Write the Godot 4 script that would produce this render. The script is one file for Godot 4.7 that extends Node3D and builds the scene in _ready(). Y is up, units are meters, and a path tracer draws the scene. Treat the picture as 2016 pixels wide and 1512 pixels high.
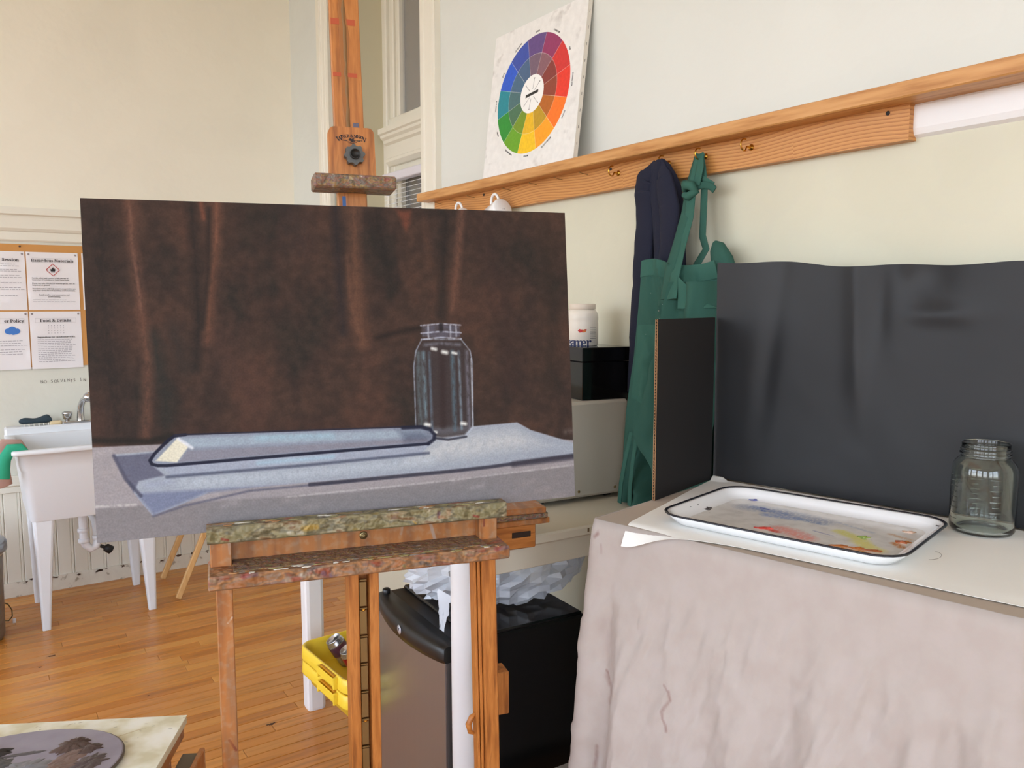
extends Node3D
# An artist's studio corner: painting on an easel, still life on a draped stand, utility sink behind.

const XR := 1.76          # plaster face of the right wall
const ZB := -4.93         # plaster face of the back wall
var M := {}               # materials
var taken := {}

# ---------------------------------------------------------------- mesh helpers
func mb() -> SurfaceTool:
	var st := SurfaceTool.new()
	st.begin(Mesh.PRIMITIVE_TRIANGLES)
	return st

func tri(st: SurfaceTool, a: Vector3, b: Vector3, c: Vector3) -> void:   # counter-clockwise seen from outside
	st.add_vertex(a); st.add_vertex(c); st.add_vertex(b)

func quad(st: SurfaceTool, a: Vector3, b: Vector3, c: Vector3, d: Vector3) -> void:
	tri(st, a, b, c); tri(st, a, c, d)

func quad_uv(st: SurfaceTool, p: Array, t: Array) -> void:
	for k in [0, 2, 1, 0, 3, 2]:
		st.set_uv(t[k]); st.add_vertex(p[k])

func box(st: SurfaceTool, c: Vector3, s: Vector3, bev := 0.0, xf := Transform3D.IDENTITY) -> void:
	st.set_smooth_group(-1)
	var h := s * 0.5
	var b: float = min(bev, min(h.x, min(h.y, h.z)) * 0.95)
	if b <= 0.0:
		var v := []
		for k in 8:
			v.append(xf * (c + Vector3(h.x if k & 1 else -h.x, h.y if k & 2 else -h.y, h.z if k & 4 else -h.z)))
		quad(st, v[4], v[5], v[7], v[6]); quad(st, v[1], v[0], v[2], v[3])
		quad(st, v[5], v[1], v[3], v[7]); quad(st, v[0], v[4], v[6], v[2])
		quad(st, v[6], v[7], v[3], v[2]); quad(st, v[0], v[1], v[5], v[4])
		return
	# chamfered: for every corner three points, each pulled in along two axes
	var P := func(sx: float, sy: float, sz: float, ax: int) -> Vector3:
		var o := Vector3(sx * (h.x - (0.0 if ax == 0 else b)), sy * (h.y - (0.0 if ax == 1 else b)), sz * (h.z - (0.0 if ax == 2 else b)))
		return xf * (c + o)
	for s1 in [-1.0, 1.0]:
		var fx := [P.call(s1, -1.0, -1.0, 0), P.call(s1, 1.0, -1.0, 0), P.call(s1, 1.0, 1.0, 0), P.call(s1, -1.0, 1.0, 0)]
		var fy := [P.call(-1.0, s1, -1.0, 1), P.call(-1.0, s1, 1.0, 1), P.call(1.0, s1, 1.0, 1), P.call(1.0, s1, -1.0, 1)]
		var fz := [P.call(-1.0, -1.0, s1, 2), P.call(1.0, -1.0, s1, 2), P.call(1.0, 1.0, s1, 2), P.call(-1.0, 1.0, s1, 2)]
		for f in [fx, fy, fz]:
			if s1 > 0: quad(st, f[0], f[1], f[2], f[3])
			else: quad(st, f[3], f[2], f[1], f[0])
	for s1 in [-1.0, 1.0]:
		for s2 in [-1.0, 1.0]:
			var flip: bool = s1 * s2 > 0
			var e := [[P.call(-1.0, s1, s2, 1), P.call(1.0, s1, s2, 1), P.call(1.0, s1, s2, 2), P.call(-1.0, s1, s2, 2)],
				[P.call(s2, -1.0, s1, 2), P.call(s2, 1.0, s1, 2), P.call(s2, 1.0, s1, 0), P.call(s2, -1.0, s1, 0)],
				[P.call(s1, s2, -1.0, 0), P.call(s1, s2, 1.0, 0), P.call(s1, s2, 1.0, 1), P.call(s1, s2, -1.0, 1)]]
			for f in e:
				if flip: quad(st, f[3], f[2], f[1], f[0])
				else: quad(st, f[0], f[1], f[2], f[3])
	for sx in [-1.0, 1.0]:
		for sy in [-1.0, 1.0]:
			for sz in [-1.0, 1.0]:
				var a: Vector3 = P.call(sx, sy, sz, 0); var bb: Vector3 = P.call(sx, sy, sz, 1); var cc: Vector3 = P.call(sx, sy, sz, 2)
				if sx * sy * sz > 0: tri(st, a, bb, cc)
				else: tri(st, a, cc, bb)

# loops of points joined one after another (counter-clockwise seen from above, going up)
func loft(st: SurfaceTool, loops: Array, cap0 := true, cap1 := true, smooth := 0) -> void:
	st.set_smooth_group(smooth)
	for k in loops.size() - 1:
		var A: PackedVector3Array = loops[k]
		var B: PackedVector3Array = loops[k + 1]
		var n := A.size()
		for i in n:
			var j := (i + 1) % n
			quad(st, A[i], A[j], B[j], B[i])
	st.set_smooth_group(-1)
	if cap0: cap(st, loops[0], true)
	if cap1: cap(st, loops[-1], false)

func cap(st: SurfaceTool, L: PackedVector3Array, under: bool) -> void:
	var m := Vector3.ZERO
	for p in L: m += p
	m /= L.size()
	for i in L.size():
		var j := (i + 1) % L.size()
		if under: tri(st, m, L[j], L[i])
		else: tri(st, m, L[i], L[j])

func rrect(w: float, d: float, r: float, y: float, seg := 4, cx := 0.0, cz := 0.0) -> PackedVector3Array:
	# rounded rectangle in the horizontal plane, counter-clockwise seen from above
	var out := PackedVector3Array()
	for q in 4:
		var sx: float = [1, -1, -1, 1][q]
		var sz: float = [-1, -1, 1, 1][q]
		for k in seg + 1:
			var a := PI / 2 * (q + float(k) / seg)
			out.append(Vector3(cx + sx * (w / 2 - r) + r * cos(a), y, cz + sz * (d / 2 - r) - r * sin(a)))
	return out

func lathe(st: SurfaceTool, prof: Array, n := 24, xf := Transform3D.IDENTITY, cap0 := true, cap1 := true) -> void:
	var loops := []
	for p in prof:
		var L := PackedVector3Array()
		for k in n:
			var a := TAU * k / n
			L.append(xf * Vector3(p.x * cos(a), p.y, -p.x * sin(a)))
		loops.append(L)
	loft(st, loops, cap0, cap1)

func tube(st: SurfaceTool, pts: Array, r, n := 8, flat := 1.0, side := Vector3.ZERO) -> void:
	# r: number or one per point; flat squeezes the section across "side"
	var loops := []
	var ref := Vector3.UP
	for k in pts.size():
		var t: Vector3 = (pts[min(k + 1, pts.size() - 1)] - pts[max(k - 1, 0)]).normalized()
		if side != Vector3.ZERO: ref = side
		elif abs(t.dot(ref)) > 0.95: ref = Vector3.RIGHT if abs(t.x) < 0.9 else Vector3.UP
		var u := (ref - t * ref.dot(t)).normalized()
		var v := t.cross(u)
		if side == Vector3.ZERO: ref = u
		var rr: float = r[k] if r is Array else r
		var L := PackedVector3Array()
		for i in n:
			var a := TAU * i / n
			L.append(pts[k] + u * cos(a) * rr * flat + v * sin(a) * rr)
		loops.append(L)
	loft(st, loops)

func prism(st: SurfaceTool, poly: PackedVector2Array, z0: float, z1: float, xf := Transform3D.IDENTITY) -> void:
	# poly counter-clockwise in x,y; pushed along z
	st.set_smooth_group(-1)
	if Geometry2D.is_polygon_clockwise(poly): poly.reverse()
	if xf.basis.determinant() < 0:
		var zz := z0
		z0 = z1; z1 = zz
	var n := poly.size()
	for i in n:
		var j := (i + 1) % n
		quad(st, xf * Vector3(poly[i].x, poly[i].y, z0), xf * Vector3(poly[j].x, poly[j].y, z0), xf * Vector3(poly[j].x, poly[j].y, z1), xf * Vector3(poly[i].x, poly[i].y, z1))
	var t := Geometry2D.triangulate_polygon(poly)
	for k in range(0, t.size(), 3):
		var a := poly[t[k]]; var b := poly[t[k + 1]]; var c := poly[t[k + 2]]
		if (b - a).cross(c - a) < 0:
			var s := b
			b = c; c = s
		tri(st, xf * Vector3(a.x, a.y, z1), xf * Vector3(b.x, b.y, z1), xf * Vector3(c.x, c.y, z1))
		tri(st, xf * Vector3(a.x, a.y, z0), xf * Vector3(c.x, c.y, z0), xf * Vector3(b.x, b.y, z0))

# a solid sheet: f(u, v) gives the front surface; u to the right, v up, seen from the front
func sheet(st: SurfaceTool, f: Callable, nu: int, nv: int, thick: float) -> void:
	st.set_smooth_group(0)
	var F := []
	for j in nv + 1:
		var row := PackedVector3Array()
		for i in nu + 1: row.append(f.call(float(i) / nu, float(j) / nv))
		F.append(row)
	var B := []
	for j in nv + 1:
		var row := PackedVector3Array()
		for i in nu + 1:
			var du: Vector3 = F[j][min(i + 1, nu)] - F[j][max(i - 1, 0)]
			var dv: Vector3 = F[min(j + 1, nv)][i] - F[max(j - 1, 0)][i]
			row.append(F[j][i] - du.cross(dv).normalized() * thick)
		B.append(row)
	for j in nv:
		for i in nu:
			var t := [Vector2(float(i) / nu, 1 - float(j) / nv), Vector2(float(i + 1) / nu, 1 - float(j) / nv), Vector2(float(i + 1) / nu, 1 - float(j + 1) / nv), Vector2(float(i) / nu, 1 - float(j + 1) / nv)]
			quad_uv(st, [F[j][i], F[j][i + 1], F[j + 1][i + 1], F[j + 1][i]], t)
	st.set_smooth_group(1)
	for j in nv:
		for i in nu:
			var t := [Vector2(float(i) / nu, 1 - float(j) / nv), Vector2(float(i) / nu, 1 - float(j + 1) / nv), Vector2(float(i + 1) / nu, 1 - float(j + 1) / nv), Vector2(float(i + 1) / nu, 1 - float(j) / nv)]
			quad_uv(st, [B[j][i], B[j + 1][i], B[j + 1][i + 1], B[j][i + 1]], t)
	st.set_smooth_group(-1)
	var z := [Vector2.ZERO, Vector2.ZERO, Vector2.ZERO, Vector2.ZERO]
	for i in nu:
		quad_uv(st, [B[0][i], B[0][i + 1], F[0][i + 1], F[0][i]], z)
		quad_uv(st, [F[nv][i], F[nv][i + 1], B[nv][i + 1], B[nv][i]], z)
	for j in nv:
		quad_uv(st, [B[j][0], F[j][0], F[j + 1][0], B[j + 1][0]], z)
		quad_uv(st, [F[j][nu], B[j][nu], B[j + 1][nu], F[j + 1][nu]], z)

# ---------------------------------------------------------------- nodes
func numbered(called: String) -> String:
	var k: int = taken.get(called, 0)
	taken[called] = k + 1
	return called if k == 0 else "%s_%03d" % [called, k]

func obj(called: String, st: SurfaceTool, m: Material, parent: Node = null) -> MeshInstance3D:
	st.generate_normals()
	var o := MeshInstance3D.new()
	o.mesh = st.commit()
	o.material_override = m
	if parent == null:
		o.name = numbered(called)
		add_child(o)
	else:
		o.name = called
		parent.add_child(o, true)
	return o

func inst(called: String, mesh: Mesh, m: Material, parent: Node, xf := Transform3D.IDENTITY) -> MeshInstance3D:
	var o := MeshInstance3D.new()
	o.mesh = mesh; o.material_override = m; o.name = called
	parent.add_child(o, true)
	o.transform = xf
	return o

func solid(st: SurfaceTool) -> ArrayMesh:
	st.generate_normals()
	return st.commit()

func tag(o: Node, label: String, category: String, group := "") -> Node:
	o.set_meta("label", label)
	o.set_meta("category", category)
	if group: o.set_meta("group", group)
	return o

func thing(called: String, label: String, category: String, at := Vector3.ZERO, turn := 0.0, group := "") -> Node3D:
	var o := Node3D.new()
	o.name = numbered(called)
	add_child(o)
	o.position = at
	o.rotation_degrees.y = turn
	tag(o, label, category, group)
	return o

func setting(called: String) -> Node3D:
	var o := Node3D.new()
	o.name = called
	add_child(o)
	o.set_meta("kind", "structure")
	return o

func part(called: String, parent: Node, m: Material, c: Vector3, s: Vector3, bev := 0.0, xf := Transform3D.IDENTITY) -> MeshInstance3D:
	var st := mb()
	box(st, c, s, bev, xf)
	return obj(called, st, m, parent)

func words(text: String, parent: Node, m: Material, xf: Transform3D, size: float, font := "Droid Serif", bold := true, align := HORIZONTAL_ALIGNMENT_CENTER, called := "lettering") -> MeshInstance3D:
	var f := SystemFont.new()
	f.font_names = PackedStringArray([font])
	if bold: f.font_weight = 700
	var t := TextMesh.new()
	t.text = text; t.font = f; t.font_size = 32; t.pixel_size = size / 32.0; t.depth = 0.0006
	t.horizontal_alignment = align; t.curve_step = 4.0
	return inst(called, t, m, parent, xf)

# ---------------------------------------------------------------- textures and materials
func c8(r: int, g: int, b: int) -> Color:
	return Color8(r, g, b)

func noise(seed_: int, freq: float, oct := 4) -> FastNoiseLite:
	var n := FastNoiseLite.new()
	n.seed = seed_; n.frequency = freq; n.fractal_octaves = oct
	n.noise_type = FastNoiseLite.TYPE_SIMPLEX_SMOOTH
	return n

func ramp_tex(seed_: int, freq: float, oct: int, size: int, stops: Array, colors: Array) -> ImageTexture:
	var src := noise(seed_, freq, oct).get_seamless_image(size, size)
	var g := Gradient.new()
	g.offsets = PackedFloat32Array(stops); g.colors = PackedColorArray(colors)
	var im := Image.create(size, size, false, Image.FORMAT_RGB8)
	for y in size:
		for x in size:
			im.set_pixel(x, y, g.sample(src.get_pixel(x, y).r))
	return ImageTexture.create_from_image(im)

func bump_tex(seed_: int, freq: float, oct: int, size: int, strength: float) -> ImageTexture:
	var im := noise(seed_, freq, oct).get_seamless_image(size, size)
	im.convert(Image.FORMAT_RGB8)
	im.bump_map_to_normal_map(strength)
	return ImageTexture.create_from_image(im)

func mat(c: Color, rough := 0.6, metal := 0.0) -> StandardMaterial3D:
	var m := StandardMaterial3D.new()
	m.albedo_color = c; m.roughness = rough; m.metallic = metal
	return m

func texmat(t: Texture2D, scale: Vector3, rough := 0.6, tint := Color.WHITE, world := false) -> StandardMaterial3D:
	var m := mat(tint, rough)
	m.albedo_texture = t
	m.uv1_triplanar = true
	m.uv1_world_triplanar = world
	m.uv1_scale = scale
	return m

func with_bump(m: StandardMaterial3D, t: Texture2D, amount: float) -> StandardMaterial3D:
	m.normal_enabled = true; m.normal_texture = t; m.normal_scale = amount
	return m

class Painter:
	# a small paint box: colours in sRGB, places in 0..1 of the width and height
	var w: int; var h: int; var px: PackedVector3Array; var n: FastNoiseLite
	func _init(w_: int, h_: int, c: Color, seed_ := 1):
		w = w_; h = h_
		px = PackedVector3Array(); px.resize(w * h); px.fill(Vector3(c.r, c.g, c.b))
		n = FastNoiseLite.new(); n.seed = seed_; n.frequency = 0.02; n.fractal_octaves = 4
	func mottle(cs: Array, freq: float, amount: float, sx := 1.0, sy := 1.0) -> void:
		n.frequency = freq
		for y in h:
			for x in w:
				var k: float = clamp(n.get_noise_2d(x * sx, y * sy) * 1.2 + 0.5, 0.0, 0.999) * (cs.size() - 1)
				var i := int(k)
				var a: Color = cs[i].lerp(cs[i + 1], k - i)
				px[y * w + x] = px[y * w + x].lerp(Vector3(a.r, a.g, a.b), amount)
	func stroke(pts: Array, wide: float, c: Color, alpha: float, soft := 0.5, rag := 0.0) -> void:
		# wide: in widths of the picture; soft: share of it that fades out; rag: broken by noise
		n.frequency = 0.06
		var q := []
		for p in pts: q.append(Vector2(p.x * w, p.y * h))
		var r := wide * w * 0.5
		var lo := Vector2(1e9, 1e9); var hi := -lo
		for p in q: lo = lo.min(p); hi = hi.max(p)
		var v := Vector3(c.r, c.g, c.b)
		for y in range(max(0, int(lo.y - r)), min(h, int(hi.y + r) + 1)):
			for x in range(max(0, int(lo.x - r)), min(w, int(hi.x + r) + 1)):
				var d := 1e9
				var p := Vector2(x, y)
				for k in q.size() - 1:
					d = min(d, p.distance_squared_to(Geometry2D.get_closest_point_to_segment(p, q[k], q[k + 1])))
				d = sqrt(d) / r
				if d < 1.0:
					var a: float = alpha * clamp((1.0 - d) / max(soft, 0.02), 0.0, 1.0)
					if rag > 0.0: a *= clamp(1.0 - rag + rag * 2.2 * (n.get_noise_2d(x * 1.5, y * 0.6) + 0.35), 0.0, 1.0)
					px[y * w + x] = px[y * w + x].lerp(v, a)
	func poly(pts: Array, c: Color, alpha := 1.0, soft := 0.004, rag := 0.0) -> void:
		n.frequency = 0.05
		var q := PackedVector2Array()
		for p in pts: q.append(Vector2(p.x * w, p.y * h))
		var lo := Vector2(1e9, 1e9); var hi := -lo
		for p in q: lo = lo.min(p); hi = hi.max(p)
		var v := Vector3(c.r, c.g, c.b); var s := soft * w
		for y in range(max(0, int(lo.y)), min(h, int(hi.y) + 1)):
			for x in range(max(0, int(lo.x)), min(w, int(hi.x) + 1)):
				var p := Vector2(x, y)
				if not Geometry2D.is_point_in_polygon(p, q): continue
				var d := 1e9
				for k in q.size():
					d = min(d, p.distance_squared_to(Geometry2D.get_closest_point_to_segment(p, q[k], q[(k + 1) % q.size()])))
				var a: float = alpha * clamp(sqrt(d) / s, 0.0, 1.0)
				if rag > 0.0: a *= clamp(1.0 - rag + rag * 2.2 * (n.get_noise_2d(x, y) + 0.35), 0.0, 1.0)
				px[y * w + x] = px[y * w + x].lerp(v, a)
	func grain(amount: float) -> void:   # thin and thick places of the paint over the weave
		n.frequency = 0.21
		for y in h:
			for x in w:
				px[y * w + x] *= 1.0 + amount * (n.get_noise_2d(x, y) + 0.5 * n.get_noise_2d(x * 0.2 + 300.0, y * 0.35))
	func texture() -> ImageTexture:
		var d := PackedByteArray(); d.resize(w * h * 3)
		for i in w * h:
			d[3 * i] = int(clamp(px[i].x, 0, 1) * 255); d[3 * i + 1] = int(clamp(px[i].y, 0, 1) * 255); d[3 * i + 2] = int(clamp(px[i].z, 0, 1) * 255)
		return ImageTexture.create_from_image(Image.create_from_data(w, h, false, Image.FORMAT_RGB8, d))

func uvmat(t: Texture2D, rough := 0.6) -> StandardMaterial3D:
	var m := mat(Color.WHITE, rough)
	m.albedo_texture = t
	return m

func V(x: float, y: float) -> Vector2: return Vector2(x, y)

# ---------------------------------------------------------------- start
func _ready() -> void:
	# camera
	var cam := Camera3D.new()
	cam.name = "camera"
	add_child(cam)
	cam.position = Vector3(0, 1.55, 0)
	cam.rotation_degrees = Vector3(-5.77, -34.4, 0)
	cam.fov = rad_to_deg(2.0 * atan(756.0 / 1600.0))
	cam.near = 0.05
	# sky and exposure: overcast daylight that enters through the tall windows of the left wall
	var env := Environment.new()
	env.background_mode = Environment.BG_SKY
	var sm := ProceduralSkyMaterial.new()
	sm.sky_top_color = Color(0.80, 0.875, 1.0)
	sm.sky_horizon_color = Color(0.93, 0.95, 0.965)
	sm.ground_bottom_color = Color(0.61, 0.60, 0.585)
	sm.ground_horizon_color = Color(0.80, 0.805, 0.80)
	sm.sky_curve = 0.2
	sm.energy_multiplier = 6.0
	var sky := Sky.new()
	sky.sky_material = sm
	env.sky = sky
	env.ambient_light_source = Environment.AMBIENT_SOURCE_SKY
	env.tonemap_mode = Environment.TONE_MAPPER_LINEAR
	env.tonemap_exposure = 1.32
	env.sdfgi_enabled = true
	env.ssao_enabled = true
	env.ssil_enabled = true
	var we := WorldEnvironment.new()
	we.name = "world_environment"
	we.environment = env
	add_child(we)

	make_materials()
	build_room()
	build_floor()
	build_niche()
	build_trim()
	build_easel()
	build_painting()
	build_stand()
	build_still_life()
	build_table_and_fridge()
	build_wall_rack()
	build_garments()
	build_sink()
	build_notices()
	build_taboret()
	build_small_things()

func make_materials() -> void:
	var plaster_bump := bump_tex(11, 0.012, 5, 512, 4.0)
	M.plaster_bump = plaster_bump
	var wt := func(seed_: int, c: Color) -> ImageTexture:
		return ramp_tex(seed_, 0.006, 5, 256, [0.0, 0.35, 0.6, 1.0], [c.darkened(0.02), c.darkened(0.006), c, c.lightened(0.02)])
	M.wall_upper = with_bump(texmat(wt.call(21, c8(220, 222, 215)), Vector3(0.7, 0.7, 0.7), 0.55, Color.WHITE, true), plaster_bump, 0.25)
	M.wall_lower = with_bump(texmat(wt.call(22, c8(213, 209, 186)), Vector3(0.7, 0.7, 0.7), 0.5, Color.WHITE, true), plaster_bump, 0.25)
	M.wall_back_upper = with_bump(texmat(wt.call(23, c8(243, 237, 220)), Vector3(0.6, 0.6, 0.6), 0.6, Color.WHITE, true), plaster_bump, 0.25)
	M.wall_back_lower = with_bump(texmat(wt.call(24, c8(220, 219, 206)), Vector3(0.8, 0.8, 0.8), 0.5, Color.WHITE, true), plaster_bump, 0.3)
	M.ceiling = mat(c8(235, 232, 225), 0.8)
	M.trim = with_bump(mat(c8(232, 227, 212), 0.35), plaster_bump, 0.12)
	M.trim_worn = texmat(ramp_tex(31, 0.03, 5, 256, [0.0, 0.20, 0.24, 1.0], [c8(120, 105, 85), c8(190, 180, 160), c8(222, 214, 198), c8(230, 224, 208)]), Vector3(2, 2, 2), 0.5, Color.WHITE, true)
	# floor boards: four tones of amber maple
	M.planks = []
	var tones := [c8(208, 138, 60), c8(201, 129, 52), c8(213, 146, 68), c8(194, 121, 46), c8(206, 136, 64), c8(200, 133, 60)]
	for k in tones.size():
		var c: Color = tones[k]
		var m := texmat(ramp_tex(41 + k, 0.012, 5, 256, [0.0, 0.3, 0.48, 0.7, 1.0], [c.darkened(0.16), c.darkened(0.06), c, c.lightened(0.03), c.darkened(0.05)]), Vector3(0.7, 6.0, 6.0), 0.28, Color.WHITE, true)
		m.uv1_offset = Vector3(0.13 * k, 0.31 * k, 0.17 * k)
		M.planks.append(m)
	M.subfloor = mat(c8(58, 32, 14), 0.9)
	# easel wood, grain up and grain across
	var easel_cols := [c8(132, 76, 30), c8(164, 99, 42), c8(180, 112, 50), c8(192, 124, 60), c8(154, 90, 38)]
	var et := ramp_tex(61, 0.014, 5, 256, [0.0, 0.3, 0.5, 0.7, 1.0], easel_cols)
	M.easel_up = texmat(et, Vector3(14, 1.6, 14), 0.42)
	M.easel_across = texmat(et, Vector3(1.6, 14, 14), 0.42)
	var worn := Painter.new(512, 512, c8(150, 86, 42), 5)
	worn.mottle([c8(128, 80, 44), c8(168, 106, 54), c8(186, 120, 62), c8(150, 110, 78)], 0.02, 0.9, 1.0, 0.12)
	worn.mottle([c8(166, 104, 54), c8(170, 108, 56), c8(175, 148, 126)], 0.05, 0.35)
	var rng := RandomNumberGenerator.new()
	rng.seed = 77
	for k in 26:
		var p := V(rng.randf(), rng.randf())
		worn.stroke([p, p + V(rng.randf_range(-0.02, 0.02), rng.randf_range(0.01, 0.07))], rng.randf_range(0.006, 0.016), [c8(205, 195, 185), c8(170, 150, 140), c8(110, 45, 30)][k % 3], 0.75, 0.5, 0.5)
	M.easel_worn = texmat(worn.texture(), Vector3(1.7, 1.7, 1.7), 0.45)
	# paint-crusted wood
	M.crust = texmat(crust_texture(91, [c8(120, 112, 78), c8(140, 130, 95), c8(98, 92, 70), c8(150, 140, 110), c8(110, 80, 50)]), Vector3(2.1, 2.1, 2.1), 0.55)
	M.crust_red = texmat(crust_texture(92, [c8(150, 98, 58), c8(126, 100, 78), c8(168, 116, 70), c8(116, 88, 70), c8(146, 78, 56)]), Vector3(2.1, 2.1, 2.1), 0.55)
	M.crust_grey = texmat(crust_texture(93, [c8(110, 100, 92), c8(140, 90, 70), c8(95, 90, 80), c8(150, 120, 70), c8(120, 85, 80)]), Vector3(5, 5, 5), 0.5)
	var cb := bump_tex(95, 0.035, 4, 256, 9.0)
	for k in ["crust", "crust_red", "crust_grey"]: with_bump(M[k], cb, 0.8)
	# rack: pale ledge and strongly figured fir board
	M.ledge = texmat(ramp_tex(71, 0.012, 5, 256, [0.0, 0.35, 0.6, 1.0], [c8(176, 118, 60), c8(196, 140, 80), c8(205, 150, 90), c8(212, 160, 102)]), Vector3(14, 14, 1.2), 0.45, Color.WHITE, true)
	M.fir = fir_material()
	M.pale_wood = texmat(ramp_tex(73, 0.012, 5, 256, [0.0, 0.4, 1.0], [c8(196, 146, 86), c8(218, 172, 112), c8(226, 184, 126)]), Vector3(12, 1.5, 12), 0.5)
	# metals, plastics, papers
	M.chrome = mat(c8(200, 200, 202), 0.12, 1.0)
	M.brass = mat(c8(205, 160, 70), 0.25, 1.0)
	M.steel_brown = mat(c8(150, 132, 92), 0.38, 0.9)
	M.white_paint = mat(c8(236, 235, 234), 0.4)
	M.cream_paint = mat(c8(222, 213, 192), 0.42)
	M.sink = with_bump(mat(c8(228, 231, 234), 0.4), plaster_bump, 0.08)
	M.black = mat(c8(14, 14, 15), 0.3)
	M.black_soft = mat(c8(22, 22, 23), 0.6)
	M.paper = mat(c8(240, 238, 238), 0.6)
	M.ink = mat(c8(45, 42, 45), 0.8)
	M.pencil = mat(c8(95, 88, 80), 0.9)
	M.white_plastic = mat(c8(238, 238, 240), 0.3)

func crust_texture(seed_: int, cs: Array) -> ImageTexture:
	var p := Painter.new(384, 384, cs[0], seed_)
	p.mottle(cs, 0.02, 1.0, 0.7, 1.6)
	var rng := RandomNumberGenerator.new()
	rng.seed = seed_
	var dabs := [c8(190, 180, 150), c8(60, 80, 95), c8(150, 50, 45), c8(190, 150, 60), c8(90, 110, 60), c8(50, 45, 42), c8(215, 210, 195), c8(170, 110, 70), c8(100, 70, 90), c8(160, 150, 95)]
	for k in 150:
		var a := V(rng.randf(), rng.randf())
		p.stroke([a, a + V(rng.randf_range(-0.06, 0.06), rng.randf_range(-0.018, 0.018))], rng.randf_range(0.008, 0.04), dabs[rng.randi() % dabs.size()], rng.randf_range(0.3, 0.8), 0.6, 0.6)
	return p.texture()

func fir_material() -> StandardMaterial3D:
	var s := 512
	var im := Image.create(s, s, false, Image.FORMAT_RGB8)
	var n := noise(81, 0.004, 3); var f := noise(82, 0.05, 3)
	for y in s:
		for x in s:
			# long flat growth rings that wander along the board
			var wob := n.get_noise_2d(x * 0.35, y * 0.30) * 1.6 + sin(TAU * x / s) * 0.7
			var k := fposmod(y / 512.0 * 17.0 + wob, 1.0)
			var late := pow(k, 3.0)
			var c: Color = c8(212, 152, 86).lerp(c8(168, 100, 44), late)
			c = c.darkened(0.06 * (f.get_noise_2d(x * 0.3, y * 4.0) + 0.5))
			im.set_pixel(x, y, c)
	var m := uvmat(ImageTexture.create_from_image(im), 0.42)
	return m

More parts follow.
